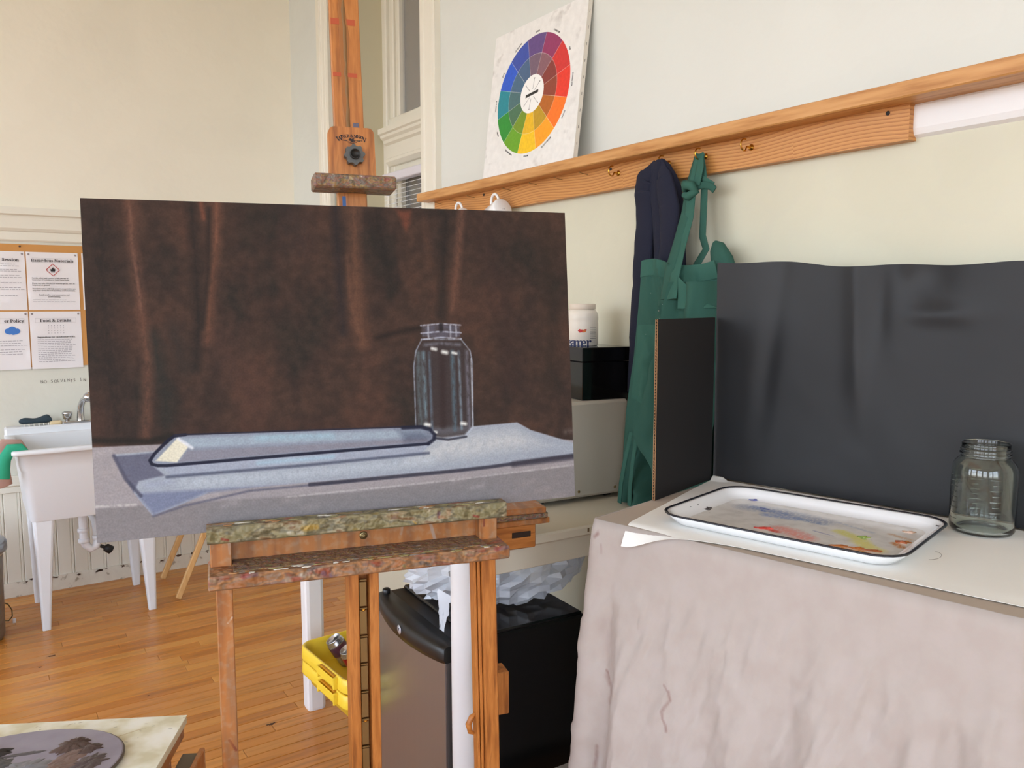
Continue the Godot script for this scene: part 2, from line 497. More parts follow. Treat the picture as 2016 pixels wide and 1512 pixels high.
# ---------------------------------------------------------------- the room
func build_room() -> void:
	var hi := 4.1
	var c := setting("ceiling")
	part("slab", c, M.ceiling, Vector3(-0.9, hi + 0.06, -0.7), Vector3(6.4, 0.12, 9.2))
	var wb := setting("wall_back")
	part("upper_plaster", wb, M.wall_back_upper, Vector3(-0.9, (hi + 1.95) / 2, ZB - 0.1), Vector3(6.2, hi - 1.95, 0.2))
	part("lower_plaster", wb, M.wall_back_lower, Vector3(-0.9, 1.95 / 2, ZB - 0.1), Vector3(6.2, 1.95, 0.2))
	# tongue-and-groove wainscot with its cap
	var st := mb()
	var bw := 0.0785
	prism(st, PackedVector2Array([V(0, 0), V(bw - 0.0015, 0), V(bw - 0.0015, 0.010), V(bw - 0.004, 0.013), V(bw - 0.0115, 0.013), V(bw - 0.0135, 0.010), V(bw - 0.0155, 0.010), V(bw - 0.017, 0.013), V(0.004, 0.013), V(0.001, 0.010), V(0, 0.010)]), 0.07, 0.56, Transform3D(Basis(Vector3.RIGHT, Vector3.BACK, Vector3.UP), Vector3.ZERO))
	var bm := solid(st)
	for k in 30:
		inst("wainscot_board", bm, M.trim, wb, Transform3D(Basis.IDENTITY, Vector3(-0.55 + k * bw, 0, ZB)))
	part("wainscot_cap", wb, M.trim, Vector3(0.62, 0.618, ZB + 0.014), Vector3(2.28, 0.055, 0.028), 0.005)
	part("wainscot_cap", wb, M.trim, Vector3(0.62, 0.573, ZB + 0.011), Vector3(2.28, 0.035, 0.022), 0.004)
	# pencilled note on the plaster above the sink
	var note := Node3D.new()
	var x := 0.358
	var rng := RandomNumberGenerator.new()
	rng.seed = 4
	for ch in "NO SOLVENTS IN SINK":
		if ch != " ":
			words(ch, wb, M.pencil, Transform3D(Basis(Vector3.BACK, rng.randf_range(-0.12, 0.1)), Vector3(x, 1.129 + rng.randf_range(-0.002, 0.003), ZB + 0.0006)), 0.021, "Droid Sans", false, HORIZONTAL_ALIGNMENT_LEFT, "handwriting")
		x += 0.0152 if ch != " " else 0.017
	note.free()

	var wr := setting("wall_right")
	var za := -3.24   # near jamb of the window niche
	var zf := -4.30   # far jamb
	var zn := 3.6
	part("upper_plaster", wr, M.wall_upper, Vector3(XR + 0.19, (hi + 1.95) / 2, (za + zn) / 2), Vector3(0.38, hi - 1.95, zn - za))
	part("lower_plaster", wr, M.wall_lower, Vector3(XR + 0.19, 1.95 / 2, (za + zn) / 2), Vector3(0.38, 1.95, zn - za))
	part("corner_plaster", wr, M.wall_upper, Vector3(XR + 0.19, hi / 2, (zf + ZB) / 2), Vector3(0.38, hi, zf - ZB))
	part("sill_plaster", wr, M.wall_lower, Vector3(XR + 0.19, 0.45, (za + zf) / 2), Vector3(0.38, 0.9, za - zf))
	part("lintel_plaster", wr, M.wall_upper, Vector3(XR + 0.19, (hi + 3.7) / 2, (za + zf) / 2), Vector3(0.38, hi - 3.7, za - zf))
	part("reveal_lining", wr, mat(c8(206, 198, 168), 0.6), Vector3(XR + 0.16, 2.3, zf + 0.003), Vector3(0.30, 2.78, 0.006))
	part("outer_skin", wr, M.ceiling, Vector3(XR + 0.45, hi / 2, (zn + ZB) / 2), Vector3(0.06, hi, zn - ZB))

	# left wall, out of the picture: brick piers between four tall daylight windows
	var wl := setting("wall_left")
	var xl := -3.7
	var spans := [[-4.75, -3.15], [-2.75, -1.15], [-0.75, 0.85], [1.25, 2.85]]
	var y0 := 0.75
	var y1 := 3.55
	part("plaster", wl, M.wall_upper, Vector3(xl - 0.12, y0 / 2, -0.65), Vector3(0.24, y0, 8.6))
	part("plaster", wl, M.wall_upper, Vector3(xl - 0.12, (hi + y1) / 2, -0.65), Vector3(0.24, hi - y1, 8.6))
	var edges := [ZB - 0.02]
	for s in spans:
		edges.append(s[0]); edges.append(s[1])
	edges.append(3.65)
	for k in range(0, edges.size(), 2):
		part("plaster", wl, M.wall_upper, Vector3(xl - 0.12, (y0 + y1) / 2, (edges[k] + edges[k + 1]) / 2), Vector3(0.24, y1 - y0, edges[k + 1] - edges[k]))
	for k in spans.size():
		var w := setting("window_%d" % (k + 2))
		var a: float = spans[k][0]
		var b: float = spans[k][1]
		for z in [a + 0.03, b - 0.03]: part("window_frame", w, M.trim, Vector3(xl - 0.14, (y0 + y1) / 2, z), Vector3(0.07, y1 - y0, 0.06))
		for y in [y0 + 0.04, (y0 + y1) / 2, y1 - 0.03]: part("window_frame", w, M.trim, Vector3(xl - 0.14, y, (a + b) / 2), Vector3(0.07, 0.06, b - a))
		part("muntin", w, M.trim, Vector3(xl - 0.14, (y0 + y1) / 2, (a + b) / 2), Vector3(0.04, y1 - y0, 0.03))
	# front wall, behind the camera: two unseen windows added to brighten the back wall
	var wf := setting("wall_front")
	var zw := 3.6
	var fs := [[-3.6, -1.85], [-1.65, 0.1]]
	part("plaster", wf, M.wall_upper, Vector3(-0.9, y0 / 2, zw + 0.12), Vector3(6.2, y0, 0.24))
	part("plaster", wf, M.wall_upper, Vector3(-0.9, (hi + y1) / 2, zw + 0.12), Vector3(6.2, hi - y1, 0.24))
	var fe := [-4.0, fs[0][0], fs[0][1], fs[1][0], fs[1][1], 2.2]
	for k in range(0, 6, 2):
		part("plaster", wf, M.wall_upper, Vector3((fe[k] + fe[k + 1]) / 2, (y0 + y1) / 2, zw + 0.12), Vector3(fe[k + 1] - fe[k], y1 - y0, 0.24))
	for k in fs.size():
		var w := setting("window_%d" % (k + 6))
		var a: float = fs[k][0]
		var b: float = fs[k][1]
		for q in [a + 0.03, b - 0.03]: part("window_frame", w, M.trim, Vector3(q, (y0 + y1) / 2, zw + 0.14), Vector3(0.06, y1 - y0, 0.07))
		for y in [y0 + 0.04, (y0 + y1) / 2, y1 - 0.03]: part("window_frame", w, M.trim, Vector3((a + b) / 2, y, zw + 0.14), Vector3(b - a, 0.06, 0.07))
		part("muntin", w, M.trim, Vector3((a + b) / 2, (y0 + y1) / 2, zw + 0.14), Vector3(0.03, y1 - y0, 0.04))

func build_floor() -> void:
	var f := setting("floor")
	part("subfloor", f, M.subfloor, Vector3(-0.9, -0.07, -0.65), Vector3(5.9, 0.1, 8.8))
	var bw := 0.0575
	var rng := RandomNumberGenerator.new()
	rng.seed = 12
	var rest := mb()
	var meshes := {}
	var rows := int((3.6 - ZB) / bw) + 1
	var made := 0
	for r in rows:
		var z := ZB + (r + 0.5) * bw
		var x := -3.72 - rng.randf() * 0.8
		while x < XR:
			var len_: float = snapped(rng.randf_range(0.45, 1.5), 0.15)
			var x1: float = min(x + len_, XR + 0.4 if z > -4.30 and z < -3.24 else XR + 0.02)
			var L := snappedf(x1 - x, 0.01)
			var seen: bool = z < -1.72 and x1 > -0.25
			var dy := rng.randf_range(-0.0006, 0.0)
			if seen and made < 290:
				if not meshes.has(L):
					var st := mb()
					box(st, Vector3(0, -0.01, 0), Vector3(L - 0.0012, 0.02, bw - 0.0024), 0.0014)
					meshes[L] = solid(st)
				inst("plank", meshes[L], M.planks[rng.randi() % M.planks.size()], f, Transform3D(Basis.IDENTITY, Vector3(x + L / 2, dy, z)))
				made += 1
			else:
				rng.randi()
				box(rest, Vector3((x + x1) / 2, -0.01 + dy, z), Vector3(x1 - x - 0.0012, 0.02, bw - 0.0024))
			x = x1
			if x1 - x < 0.001 and x >= XR: break
	var o := obj("plank_field", rest, M.planks[0], f)
	o.set_meta("kind", "stuff")
	# worn grey patch by the paint table, dark knots and scuffs
	var grey := mat(c8(128, 108, 92), 0.6)
	rng.seed = 33
	for k in 26:
		var st := mb()
		blot(st, Vector3(0.30 + rng.randfn(0.0, 0.13), 0.0006, -2.27 + rng.randfn(0.0, 0.035)), rng.randf_range(0.01, 0.035), rng.randf_range(0.004, 0.010), rng.randi(), 0.0004)
		obj("scuff", st, grey, f)
	var dark := mat(c8(70, 42, 25), 0.7)
	for p in [[0.585, -2.62, 0.018, 0.005], [0.27, -3.98, 0.016, 0.006], [0.22, -3.88, 0.006, 0.004], [0.70, -2.77, 0.004, 0.003], [0.88, -2.86, 0.016, 0.007], [0.72, -2.4, 0.008, 0.004], [0.55, -3.35, 0.004, 0.003]]:
		var st := mb()
		blot(st, Vector3(p[0], 0.0006, p[1]), p[2], p[3], int(p[0] * 1000), 0.0004)
		obj("scuff", st, dark, f)

# an irregular flat patch with a little height
func blot(st: SurfaceTool, c: Vector3, rx: float, rz: float, seed_: int, h: float, turn := 0.0) -> void:
	var n := noise(seed_, 0.7, 3)
	var a := PackedVector3Array(); var b := PackedVector3Array()
	var k := 18
	var B := Basis(Vector3.UP, turn)
	for i in k:
		var t := TAU * i / k
		var w := 1.0 + 0.9 * n.get_noise_2d(cos(t) * 2.0, sin(t) * 2.0)
		a.append(c + B * Vector3(cos(t) * rx * w, -h, -sin(t) * rz * w))
		b.append(c + B * Vector3(cos(t) * rx * w * 0.93, h * 0.4, -sin(t) * rz * w * 0.93))
	loft(st, [a, b], false, true)

func build_niche() -> void:
	# inner window at the back of the niche: dark upper light, moulded transom, blinds below
	var w := setting("window_1")
	var x := 2.06
	part("window_frame", w, M.trim, Vector3(x + 0.03, 2.3, -4.275), Vector3(0.06, 2.8, 0.05), 0.006)
	part("window_frame", w, M.trim, Vector3(x + 0.045, 2.3, -4.225), Vector3(0.05, 2.8, 0.05), 0.006)
	part("window_frame", w, M.trim, Vector3(x + 0.055, 2.3, -4.18), Vector3(0.04, 2.8, 0.04), 0.006)
	part("window_frame", w, M.trim, Vector3(x + 0.03, 2.3, -3.30), Vector3(0.06, 2.8, 0.11), 0.006)
	part("window_frame", w, M.trim, Vector3(x + 0.04, 2.545, -3.77), Vector3(0.05, 0.05, 1.0), 0.006)
	part("window_frame", w, M.trim, Vector3(x + 0.04, 3.66, -3.77), Vector3(0.05, 0.08, 1.0), 0.006)
	part("window_frame", w, M.trim, Vector3(x + 0.04, 2.29, -3.77), Vector3(0.03, 0.12, 1.0), 0.004)
	# transom cornice, stepped
	var st := mb()
	prism(st, PackedVector2Array([V(0, 2.50), V(-0.10, 2.50), V(-0.10, 2.472), V(-0.088, 2.465), V(-0.085, 2.452), V(-0.07, 2.44), V(-0.066, 2.425), V(-0.05, 2.415), V(-0.05, 2.345), V(-0.056, 2.34), V(-0.056, 2.325), V(-0.046, 2.315), V(-0.036, 2.305), V(0, 2.305)]), -4.24, -3.26, Transform3D(Basis.IDENTITY, Vector3(2.1, 0, 0)))
	obj("transom_moulding", st, M.trim, w)
	part("window_sill", w, M.trim, Vector3(1.92, 0.915, -3.77), Vector3(0.34, 0.03, 1.05), 0.006)
	var pane := mat(Color(0.9, 0.92, 0.95, 0.12), 0.02)
	pane.transparency = BaseMaterial3D.TRANSPARENCY_ALPHA
	part("pane", w, pane, Vector3(x + 0.06, 3.1, -3.76), Vector3(0.004, 1.1, 0.84))
	part("pane", w, pane, Vector3(x + 0.07, 1.6, -3.76), Vector3(0.004, 1.3, 0.84))
	part("dark_shade", w, mat(c8(116, 100, 86), 0.75), Vector3(x + 0.085, 3.1, -3.76), Vector3(0.004, 1.1, 0.86))
	part("dark_shade", w, mat(c8(110, 92, 78), 0.75), Vector3(x + 0.10, 1.6, -3.76), Vector3(0.004, 1.35, 0.86))
	# venetian blind in front of the lower sash
	var b := thing("window_blind", "white slatted window blind in the recessed window beside the easel mast", "blind", Vector3(2.02, 1.0, -3.76))
	part("headrail", b, mat(c8(222, 218, 226), 0.4), Vector3(0, 1.225, 0), Vector3(0.05, 0.045, 0.86), 0.004)
	var slat := mb()
	box(slat, Vector3.ZERO, Vector3(0.024, 0.0016, 0.84), 0.0, Transform3D(Basis(Vector3.BACK, 0.35), Vector3.ZERO))
	var sm := solid(slat)
	for k in 48:
		inst("slat", sm, M.white_plastic, b, Transform3D(Basis.IDENTITY, Vector3(0, 1.18 - k * 0.0235, 0)))
	for z in [-0.33, 0.33]:
		var s2 := mb()
		tube(s2, [Vector3(0.014, 1.2, z), Vector3(0.014, 0.03, z)], 0.0012, 6)
		obj("cord", s2, M.white_plastic, b)
	part("bottom_rail", b, M.white_plastic, Vector3(0, 0.035, 0), Vector3(0.024, 0.014, 0.84), 0.002)

func build_trim() -> void:
	# picture rail along the back wall
	var t1 := setting("trim_1")
	var st := mb()
	prism(st, PackedVector2Array([V(0, 2.03), V(0.05, 2.03), V(0.05, 1.995), V(0.036, 1.988), V(0.034, 1.98), V(0.030, 1.925), V(0.020, 1.912), V(0.012, 1.908), V(0.012, 1.868), V(0.006, 1.86), V(0, 1.86)]), -1.72, 3.7, Transform3D(Basis(Vector3.BACK, Vector3.UP, Vector3.LEFT), Vector3(0, 0, ZB)))
	obj("moulding", st, M.trim, t1)
	# flat half-round band along the right wall
	var t2 := setting("trim_2")
	st = mb()
	prism(st, PackedVector2Array([V(0, 1.982), V(-0.008, 1.98), V(-0.013, 1.972), V(-0.014, 1.945), V(-0.014, 1.925), V(-0.010, 1.912), V(0, 1.906)]), -3.08, 3.6, Transform3D(Basis.IDENTITY, Vector3(XR, 0, 0)))
	obj("moulding", st, M.white_paint, t2)
	# casings of the niche
	var prof := PackedVector2Array([V(0, 0), V(0, -0.024), V(0.03, -0.026), V(0.034, -0.020), V(0.042, -0.020), V(0.046, -0.024), V(0.075, -0.024), V(0.08, -0.03), V(0.088, -0.03), V(0.092, -0.036), V(0.128, -0.036), V(0.132, -0.028), V(0.14, -0.028), V(0.14, 0)])
	var t3 := setting("trim_3")
	st = mb()
	prism(st, prof, 0.62, 3.78, Transform3D(Basis(Vector3(0, 0, 1), Vector3(1, 0, 0), Vector3(0, 1, 0)), Vector3(XR, 0, -3.245)))
	obj("casing", st, M.trim, t3)
	var t4 := setting("trim_4")
	st = mb()
	prism(st, prof, 0.62, 3.78, Transform3D(Basis(Vector3(0, 0, -1), Vector3(1, 0, 0), Vector3(0, 1, 0)), Vector3(XR, 0, -4.29)))
	obj("casing", st, M.trim, t4)
	var t5 := setting("trim_5")
	part("casing", t5, M.trim, Vector3(XR - 0.015, 3.76, -3.77), Vector3(0.03, 0.12, 1.3), 0.004)
	# chipped baseboard
	var bb := setting("baseboard_back")
	var n := noise(7, 9.0, 3)
	st = mb()
	sheet(st, func(u: float, v: float) -> Vector3: return Vector3(-0.6 + u * 2.34, v * (0.078 + 0.004 * n.get_noise_1d(u * 3)), ZB + 0.026 + 0.003 * n.get_noise_2d(u * 4.0, v) - 0.006 * v * v), 120, 3, 0.02)
	obj("board", st, M.trim_worn, bb)
	var chip := mat(c8(80, 58, 42), 0.8)
	var rng := RandomNumberGenerator.new()
	rng.seed = 9
	for k in 22:
		st = mb()
		var x := rng.randf_range(0.0, 1.2)
		blot(st, Vector3.ZERO, rng.randf_range(0.004, 0.016), rng.randf_range(0.002, 0.007), rng.randi(), 0.0006)
		var o := obj("chip", st, chip, bb)
		o.transform = Transform3D(Basis(Vector3.RIGHT, PI / 2), Vector3(x, rng.randf_range(0.06, 0.084), ZB + 0.0268))
	for side in [["baseboard_left", Vector3(-3.69, 0.07, -0.65), Vector3(0.03, 0.14, 8.4)], ["baseboard_right", Vector3(XR - 0.01, 0.07, 0.2), Vector3(0.02, 0.14, 6.8)]]:
		var b2 := setting(side[0])
		part("board", b2, M.trim, side[1], side[2], 0.004)

# ---------------------------------------------------------------- easel and painting
func build_easel() -> void:
	var e := thing("studio_easel", "paint-spattered wooden studio easel holding the large canvas", "easel", Vector3(0.637, 0, -1.46), -14.53)
	# uprights, feet and braces
	part("upright", e, M.easel_worn, Vector3(-0.2555, 0.565, -0.022), Vector3(0.030, 1.03, 0.044), 0.002)
	var lean := Transform3D(Basis(Vector3.BACK, 0.019), Vector3(0.2725, 0.565, -0.022))
	part("upright", e, M.easel_up, Vector3(0.003, 0, 0), Vector3(0.030, 1.03, 0.044), 0.002, lean)
	part("upright_strip", e, M.easel_up, Vector3(-0.0165, 0, -0.004), Vector3(0.006, 1.02, 0.03), 0.001, lean)
	part("upright_strip", e, M.easel_up, Vector3(-0.024, 0, -0.008), Vector3(0.006, 1.02, 0.03), 0.001, lean)
	for x in [-0.2555, 0.275]:
		part("foot", e, M.easel_across, Vector3(x, 0.026, 0.04), Vector3(0.05, 0.05, 0.48), 0.006)
		for z in [-0.16, 0.22]:
			var w := mb()
			lathe(w, [V(0.012, -0.02), V(0.016, -0.012), V(0.016, 0.012), V(0.012, 0.02)], 14, Transform3D(Basis(Vector3.BACK, PI / 2), Vector3(x + 0.04, 0.017, z)))
			obj("caster", w, M.black_soft, e)
	part("cross_bar", e, M.easel_across, Vector3(0.01, 0.10, -0.022), Vector3(0.50, 0.07, 0.03), 0.003)
	# stay behind the right upright, with its wing knob
	part("stay_block", e, M.easel_up, Vector3(0.329, 0.667, -0.115), Vector3(0.030, 0.100, 0.05), 0.002, Transform3D(Basis.IDENTITY, Vector3.ZERO))
	part("rear_stay", e, M.easel_up, Vector3(0.285, 0.40, -0.115), Vector3(0.022, 0.74, 0.03), 0.002)
	var kn := mb()
	tube(kn, [Vector3(0.244, 0.665, -0.03), Vector3(0.236, 0.66, -0.028), Vector3(0.228, 0.645, -0.026), Vector3(0.232, 0.628, -0.026), Vector3(0.240, 0.622, -0.027)], [0.003, 0.006, 0.007, 0.006, 0.003], 8)
	obj("wing_knob", kn, M.easel_across, e)
	# twin lower mast with the brass ratchet between
	for x in [-0.0145, 0.0265]:
		part("mast_strip", e, M.easel_up, Vector3(x, 0.60, -0.022), Vector3(0.0205 if x < 0 else 0.0185, 1.06, 0.04), 0.0015)
	part("mast_back", e, M.easel_up, Vector3(0.006, 0.60, -0.046), Vector3(0.06, 1.06, 0.012), 0.001)
	var seg := mb()
	box(seg, Vector3(0, 0.0255, 0), Vector3(0.0145, 0.051, 0.003), 0.0006)
	box(seg, Vector3(0, 0.0555, 0.002), Vector3(0.0150, 0.0035, 0.007), 0.0008)
	var sm := solid(seg)
	var screw := mb()
	lathe(screw, [V(0.0042, 0.0), V(0.0042, 0.001), V(0.0026, 0.0022), V(0.0008, 0.0016)], 14, Transform3D(Basis(Vector3.RIGHT, PI / 2), Vector3.ZERO))
	var scm := solid(screw)
	for k in 14:
		var y := 0.9385 - k * 0.0588
		inst("ratchet_plate", sm, M.steel_brown, e, Transform3D(Basis.IDENTITY, Vector3(0.0068, y, -0.024)))
		if k % 4 == 0: inst("ratchet_screw", scm, M.brass, e, Transform3D(Basis.IDENTITY, Vector3(0.0068, y - 0.006, -0.0215)))
	# canvas tray: upper ledge, box with back panel and end stiles, lower ledge
	var lip := mb()
	prism(lip, PackedVector2Array([V(-0.033, 1.1135), V(0.043, 1.1135), V(0.046, 1.1165), V(0.046, 1.1425), V(0.044, 1.1448), V(0.013, 1.1448), V(0.009, 1.1225), V(-0.033, 1.1225)]), -0.29, 0.282, Transform3D(Basis(Vector3.BACK, Vector3.UP, Vector3.LEFT), Vector3.ZERO))
	obj("upper_ledge", lip, M.crust, e)
	for x in [-0.259, 0.256]:
		part("tray_end", e, M.easel_worn, Vector3(x, 1.081, 0.012), Vector3(0.037, 0.066, 0.036), 0.0015)
	var tray_back := part("tray_back", e, M.easel_worn, Vector3(0.0, 1.076, -0.006), Vector3(0.49, 0.078, 0.014), 0.001)
	part("lower_ledge", e, M.crust_red, Vector3(0.0, 1.0545, 0.036), Vector3(0.564, 0.026, 0.108), 0.003)
	part("tray_floor", e, M.crust_grey, Vector3(0.0, 1.0685, 0.032), Vector3(0.478, 0.0025, 0.08), 0.0005)
	var sc := mb()
	for r in [[0.008, 0.0012], [0.0045, 0.003]]:
		lathe(sc, [V(r[0], 0), V(r[0], r[1]), V(r[0] * 0.6, r[1] + 0.0008)], 16, Transform3D(Basis(Vector3.RIGHT, PI / 2), Vector3(0.006, 1.092, 0.001)))
	obj("tray_bolt", sc, M.steel_brown, tray_back)
	# upper mast
	var up := Transform3D(Basis(Vector3.RIGHT, -0.087) * Basis(Vector3.BACK, 0.012), Vector3(0.0215, 1.10, -0.052))
	part("upper_mast", e, M.easel_up, Vector3(0.0, 0.62, 0), Vector3(0.0585, 1.34, 0.018), 0.0015, up)
	var drip := mb()
	var pts := []
	var rr := []
	var rng := RandomNumberGenerator.new()
	rng.seed = 5
	for k in 26:
		pts.append(up * Vector3(-0.002 + rng.randf_range(-0.0012, 0.0012), 0.80 + k * 0.018, 0.0095))
		rr.append(rng.randf_range(0.0022, 0.0045))
	tube(drip, pts, rr, 6, 0.3, Vector3.BACK)
	obj("dried_paint", drip, mat(c8(132, 96, 54), 0.6), e)
	for s in [[-0.0045, 0.86, 0.018, 0.40, c8(158, 100, 48)], [0.014, 0.80, 0.016, 0.022, c8(96, 92, 110)], [0.013, 0.765, 0.010, 0.012, c8(92, 84, 100)], [-0.012, 0.78, 0.014, 0.01, c8(100, 80, 86)]]:
		var b := mb()
		blot(b, Vector3.ZERO, s[2] * 0.5, s[3] * 0.5, int(s[3] * 999), 0.0004)
		var o := obj("paint_stain", b, mat(s[4], 0.6), e)
		o.transform = up * Transform3D(Basis(Vector3.RIGHT, PI / 2), Vector3(s[0], s[1] + (0.12 if s[3] > 0.1 else 0.0), 0.0094))
	for s in [[1.03, 0.012], [0.925, 0.008]]:
		part("paint_stain", e, mat(c8(178, 78, 40), 0.5), Vector3(-0.004, s[0] - 0.02, 0.0092), Vector3(0.048, s[1], 0.0006), 0.0, up)
	# head block with wheel knob and clamp bar
	var poly := PackedVector2Array()
	for q in [[0.045 - 0.012, 0.795 - 0.012, 0], [-0.045 + 0.012, 0.795 - 0.012, 1]]:
		for k in 6:
			var a: float = PI / 2 * (q[2] + k / 5.0)
			poly.append(V(q[0] + 0.012 * cos(a), q[1] + 0.012 * sin(a)))
	poly.append(V(-0.046, 0.676)); poly.append(V(0.046, 0.676))
	var blk := mb()
	prism(blk, poly, 0.010, 0.030, up)
	var head := obj("head_block", blk, M.easel_up, e)
	var gear := PackedVector2Array()
	for k in 32:
		var a := TAU * k / 32.0
		gear.append(Vector2.from_angle(a) * (0.0205 if k % 4 < 2 else 0.0172))
	var kb := mb()
	prism(kb, gear, 0.034, 0.048, up * Transform3D(Basis.IDENTITY, Vector3(0.002, 0.737, 0)))
	var wheel := obj("wheel_knob", kb, mat(c8(88, 88, 86), 0.5, 0.3), e)
	kb = mb()
	lathe(kb, [V(0.007, 0.026), V(0.007, 0.048), V(0.010, 0.048), V(0.010, 0.054), V(0.0085, 0.055), V(0.008, 0.052), V(0.0, 0.052)], 20, up * Transform3D(Basis(Vector3.RIGHT, PI / 2), Vector3(0.002, 0.737, 0)))
	obj("knob_bolt", kb, mat(c8(48, 46, 44), 0.45, 0.6), wheel)
	var clamp_xf := up * Transform3D(Basis(Vector3.BACK, -0.012), Vector3(0.0, 0.682, 0))
	part("clamp_bar", e, M.crust_grey, Vector3(0.0, 0.0, 0.030), Vector3(0.160, 0.0265, 0.06), 0.003, clamp_xf)
	part("blue_tape", e, mat(c8(60, 98, 150), 0.6), Vector3(-0.017, 0.640, 0.0092), Vector3(0.007, 0.045, 0.0006), 0.0, up)
	# burnt-in maker's stamp: arched lettering over a small beast between scrolls
	var txt := "WINSOR & NEWTON"
	for k in txt.length():
		var a := 0.62 * (0.5 - float(k) / (txt.length() - 1))
		var big := k == 0 or k == txt.length() - 1
		if txt[k] == " ": continue
		words(txt[k], head, M.ink, up * Transform3D(Basis(Vector3.BACK, a), Vector3(-0.062 * sin(a) * 1.25, 0.7155 + 0.066 * cos(a) - 0.004 - (0.003 if big else 0.0), 0.0303)), 0.0125 if big else 0.0078, "Droid Serif", true, HORIZONTAL_ALIGNMENT_CENTER, "stamp_letter")
	var em := mb()
	for b in [[0.0, 0.0, 0.0036, 0.0024], [-0.0025, 0.0012, 0.0018, 0.0014], [0.0028, -0.0012, 0.0024, 0.0008], [-0.0095, -0.0008, 0.0042, 0.0007], [0.0095, -0.0008, 0.0042, 0.0007], [0.0, -0.0042, 0.0046, 0.0006], [-0.006, -0.0028, 0.002, 0.0005], [0.006, -0.0028, 0.002, 0.0005]]:
		blot(em, Vector3(b[0], 0, -b[1]), b[2], b[3], 3, 0.0003)
	var eo := obj("stamp_emblem", em, M.ink, head)
	eo.transform = up * Transform3D(Basis(Vector3.RIGHT, PI / 2), Vector3(0.0, 0.7695, 0.0304)).scaled_local(Vector3(1.35, 1, 1.35))
	# thick ridges of dried paint along the ledges
	rng.seed = 8
	var dabs := [c8(205, 200, 185), c8(150, 140, 90), c8(120, 110, 100), c8(170, 120, 70)]
	for c in dabs:
		var b := mb()
		for k in 18:
			var low := k % 2 == 0
			blot(b, Vector3(rng.randf_range(-0.265, 0.268), 1.0683 if low else 1.1450, (0.080 if low else 0.030) + rng.randf_range(-0.008, 0.006)), rng.randf_range(0.004, 0.014), rng.randf_range(0.0015, 0.004), rng.randi(), 0.0014)
		var o := obj("paint_ridge", b, mat(c, 0.5), e)
		o.set_meta("kind", "stuff")

